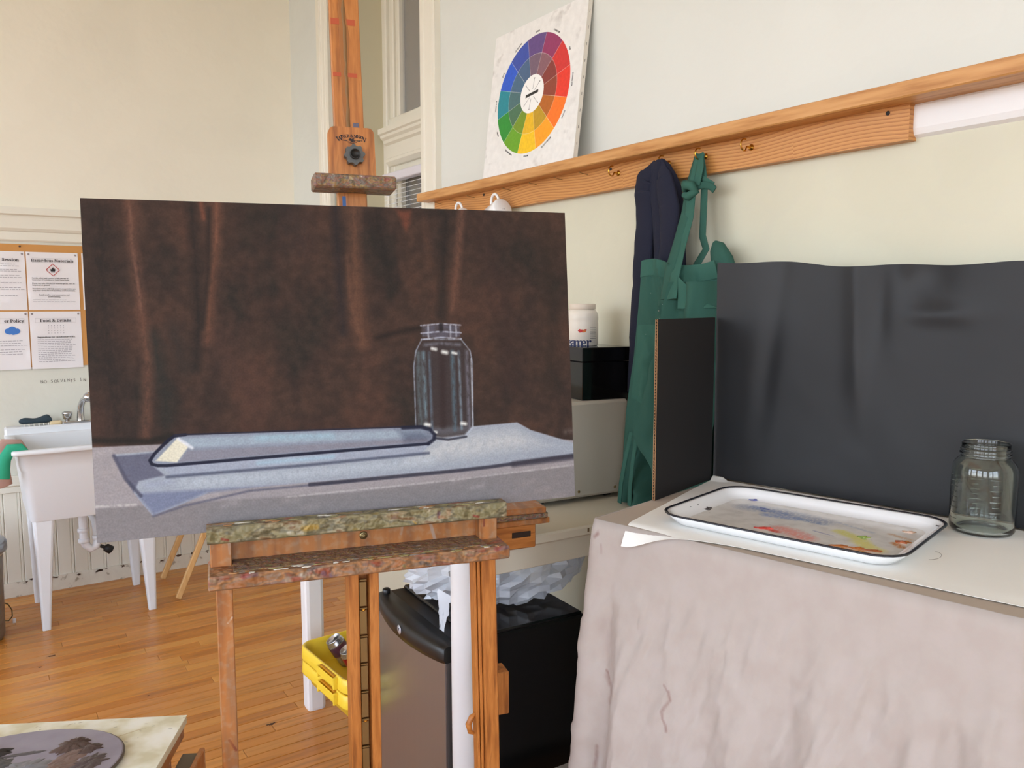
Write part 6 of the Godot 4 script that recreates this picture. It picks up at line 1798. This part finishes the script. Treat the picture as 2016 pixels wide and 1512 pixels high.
# ---------------------------------------------------------------- paint table in the foreground and odds and ends
func build_taboret() -> void:
	# local: origin at the far right corner of the top, x along the far edge to the left is negative
	var turn := 28.5
	var t := thing("paint_table", "low wooden paint table with white smeared top in the foreground", "table", Vector3(0.330, 0, -1.600), -turn)
	var p := Painter.new(512, 384, c8(226, 222, 200), 23)
	p.mottle([c8(206, 198, 164), c8(222, 217, 192), c8(232, 229, 212), c8(236, 234, 222)], 0.012, 0.9)
	var rng := RandomNumberGenerator.new()
	rng.seed = 31
	for k in 90:
		var a := V(rng.randf(), rng.randf() * rng.randf())
		p.stroke([a, a + V(rng.randf_range(-0.012, 0.012), rng.randf_range(-0.008, 0.008))], rng.randf_range(0.002, 0.006), [c8(120, 118, 105), c8(150, 130, 100), c8(98, 98, 96), c8(190, 178, 130)][k % 4], 0.65, 0.7, 0.5)
	p.stroke([V(0.72, 0.25), V(0.88, 0.10)], 0.004, c8(170, 140, 90), 0.7, 0.6)
	p.stroke([V(0.70, 0.22), V(0.74, 0.5)], 0.10, c8(206, 192, 130), 0.35, 1.0, 0.5)
	for k in 8: p.stroke([V(0.80 + 0.02 * (k % 3), 0.35 + 0.06 * k), V(0.86, 0.36 + 0.06 * k)], 0.05, c8(240, 240, 234), 0.5, 0.9, 0.6)
	var W := 0.60
	var D := 0.45
	var st := mb()
	sheet(st, func(u: float, v: float) -> Vector3: return Vector3(-W + u * W, 0.7512, D - v * D), 4, 4, 0.001)
	obj("painted_top", st, uvmat(p.texture(), 0.4), t)
	part("table_slab", t, mat(c8(216, 208, 180), 0.5), Vector3(-W / 2, 0.742, D / 2), Vector3(W, 0.0165, D), 0.003)
	part("table_edge", t, M.easel_worn, Vector3(-W / 2, 0.722, D / 2), Vector3(W - 0.01, 0.026, D - 0.01), 0.002)
	part("side_rail", t, mat(c8(112, 104, 86), 0.6), Vector3(0.018, 0.690, D / 2 + 0.02), Vector3(0.034, 0.012, D - 0.04), 0.002)
	part("side_board", t, M.easel_worn, Vector3(0.038, 0.668, D / 2 + 0.02), Vector3(0.010, 0.076, D - 0.04), 0.002)
	for x in [-0.04, -W + 0.04]:
		for z in [0.05, D - 0.04]: part("leg", t, M.easel_worn, Vector3(x, 0.355, z), Vector3(0.036, 0.71, 0.036), 0.003)
	part("shelf", t, M.easel_across, Vector3(-W / 2, 0.25, D / 2), Vector3(W - 0.06, 0.016, D - 0.06), 0.002)
	# oval grey palette with heaps of mixed browns
	var pal := thing("oval_palette", "grey oval wooden palette with heaps of brown paint on the paint table", "palette", Vector3(-0.01, 0.7528, -1.55), -4.0)
	st = mb()
	var oval := func(k: float, y: float) -> PackedVector3Array:
		var L := PackedVector3Array()
		for i in 64:
			var a := TAU * i / 64.0
			L.append(Vector3(cos(a) * 0.22 * k, y, -sin(a) * 0.145 * k))
		return L
	loft(st, [oval.call(0.985, 0.0), oval.call(1.0, 0.002), oval.call(1.0, 0.006), oval.call(0.99, 0.0075)], true, false)
	obj("rim", st, mat(c8(88, 78, 70), 0.6), pal)
	st = mb()
	loft(st, [oval.call(0.992, 0.0072), oval.call(0.98, 0.0082)], false, true)
	obj("board", st, texmat(ramp_tex(25, 0.02, 4, 128, [0.0, 0.5, 1.0], [c8(132, 124, 134), c8(144, 137, 148), c8(150, 144, 152)]), Vector3(4, 4, 4), 0.45), pal)
	var heap := func(c: Vector2, rx: float, rz: float, hgt: float, turn2: float, col: Color, sd: int) -> void:
		# a scraped mass of paint with ridges left by the knife
		var q := mb()
		var nn := noise(sd, 1.0, 4)
		var loops := []
		for k in 9:
			var r := 1.0 - k / 8.0
			var L := PackedVector3Array()
			for i in 40:
				var a := TAU * i / 40.0
				var w := 1.0 + 0.55 * nn.get_noise_2d(cos(a) * 3.0, sin(a) * 3.0) + 0.2 * nn.get_noise_2d(cos(a) * 11.0, sin(a) * 11.0)
				var pos := Vector3(cos(a) * rx * w * r, 0, -sin(a) * rz * w * r)
				var hh := 0.55 * hgt * pow(1.0 - r * r, 0.7) * (0.8 + 0.7 * nn.get_noise_2d(pos.x * 30.0, pos.z * 110.0))
				L.append(Basis(Vector3.UP, turn2) * pos + Vector3(0, 0.0080 + max(hh, 0.0), 0))
			loops.append(L)
		loft(q, loops, false, true)
		var h2 := obj("paint_heap", q, mat(col, 0.3), pal)
		var lw: Vector3 = pal.transform.affine_inverse() * Vector3(c.x, 0.7528, c.y)
		h2.position = Vector3(lw.x, 0, lw.z)
	heap.call(V(0.132, -1.580), 0.030, 0.022, 0.016, 0.3, c8(84, 66, 60), 1)
	heap.call(V(0.150, -1.553), 0.026, 0.015, 0.013, 0.1, c8(80, 64, 60), 2)
	heap.call(V(0.122, -1.545), 0.042, 0.018, 0.008, 0.5, c8(120, 98, 90), 3)
	heap.call(V(0.148, -1.505), 0.034, 0.022, 0.010, 0.6, c8(84, 72, 72), 4)
	heap.call(V(0.105, -1.520), 0.030, 0.020, 0.006, 0.2, c8(112, 90, 82), 5)
	heap.call(V(0.056, -1.545), 0.040, 0.030, 0.007, 0.1, c8(120, 120, 124), 6)
	heap.call(V(0.014, -1.625), 0.030, 0.014, 0.012, 0.2, c8(46, 42, 42), 7)
	heap.call(V(0.010, -1.585), 0.030, 0.022, 0.008, 0.2, c8(78, 78, 80), 8)
	heap.call(V(0.055, -1.600), 0.040, 0.006, 0.003, -0.2, c8(80, 76, 78), 9)

func build_small_things() -> void:
	# galvanised bin at the left edge
	var b := thing("metal_bin", "grey metal bin with domed lid at the left edge beside the sink", "bin", Vector3(-0.055, 0, -4.36))
	var galv := texmat(ramp_tex(27, 0.03, 4, 128, [0.0, 0.5, 1.0], [c8(112, 106, 98), c8(140, 134, 126), c8(158, 154, 148)]), Vector3(4, 4, 4), 0.45)
	galv.metallic = 0.4
	var st := mb()
	lathe(st, [V(0.155, 0.0), V(0.165, 0.006), V(0.172, 0.02), V(0.178, 0.36), V(0.182, 0.40)], 48)
	obj("bin_body", st, galv, b)
	st = mb()
	lathe(st, [V(0.184, 0.40), V(0.184, 0.418)], 48, Transform3D.IDENTITY, true, false)
	obj("rim_band", st, mat(c8(200, 186, 160), 0.5), b)
	st = mb()
	lathe(st, [V(0.194, 0.412), V(0.200, 0.418), V(0.200, 0.450), V(0.192, 0.462), V(0.15, 0.478), V(0.06, 0.49)], 48)
	obj("lid", st, mat(c8(150, 152, 155), 0.28, 0.7), b)
	# loose cord beside it
	st = mb()
	tube(st, [Vector3(0.112, 0.14, -4.42), Vector3(0.135, 0.12, -4.44), Vector3(0.150, 0.085, -4.45), Vector3(0.150, 0.05, -4.46), Vector3(0.135, 0.028, -4.47), Vector3(0.115, 0.03, -4.48), Vector3(0.10, 0.006, -4.50)], 0.0026, 8)
	var cord := thing("power_cable", "dark cord with a white tag curling beside the metal bin", "cord", Vector3.ZERO)
	obj("cable", st, mat(c8(96, 84, 52), 0.6), cord)
	part("paper_tag", cord, M.paper, Vector3(0.157, 0.03, -4.45), Vector3(0.014, 0.024, 0.002), 0.0005, Transform3D(Basis.IDENTITY, Vector3.ZERO))

	# trestle with pale slanted legs behind the canvas
	var t := thing("wooden_trestle", "pale wooden folding trestle with slanted legs behind the canvas", "trestle", Vector3(0.885, 0, -4.57))
	for z in [0.19, -0.19]:
		for s in [1.0, -1.0]:
			st = mb()
			var x0 := 0.0 if s > 0 else 0.62
			var foot := Vector3(x0, 0.008, z)
			var head := Vector3(0.31 - s * 0.02, 0.66, z * 0.92)
			var d := (head - foot).normalized()
			var L := (head - foot).length()
			var B := Basis(d.cross(Vector3.BACK).normalized(), d, Vector3.BACK)
			B.z = B.x.cross(B.y)
			box(st, Vector3(0, L / 2, 0), Vector3(0.030, L, 0.022), 0.004, Transform3D(B, foot))
			obj("leg", st, M.pale_wood, t)
	part("top_rail", t, M.pale_wood, Vector3(0.31, 0.672, 0), Vector3(0.07, 0.03, 0.44), 0.004)
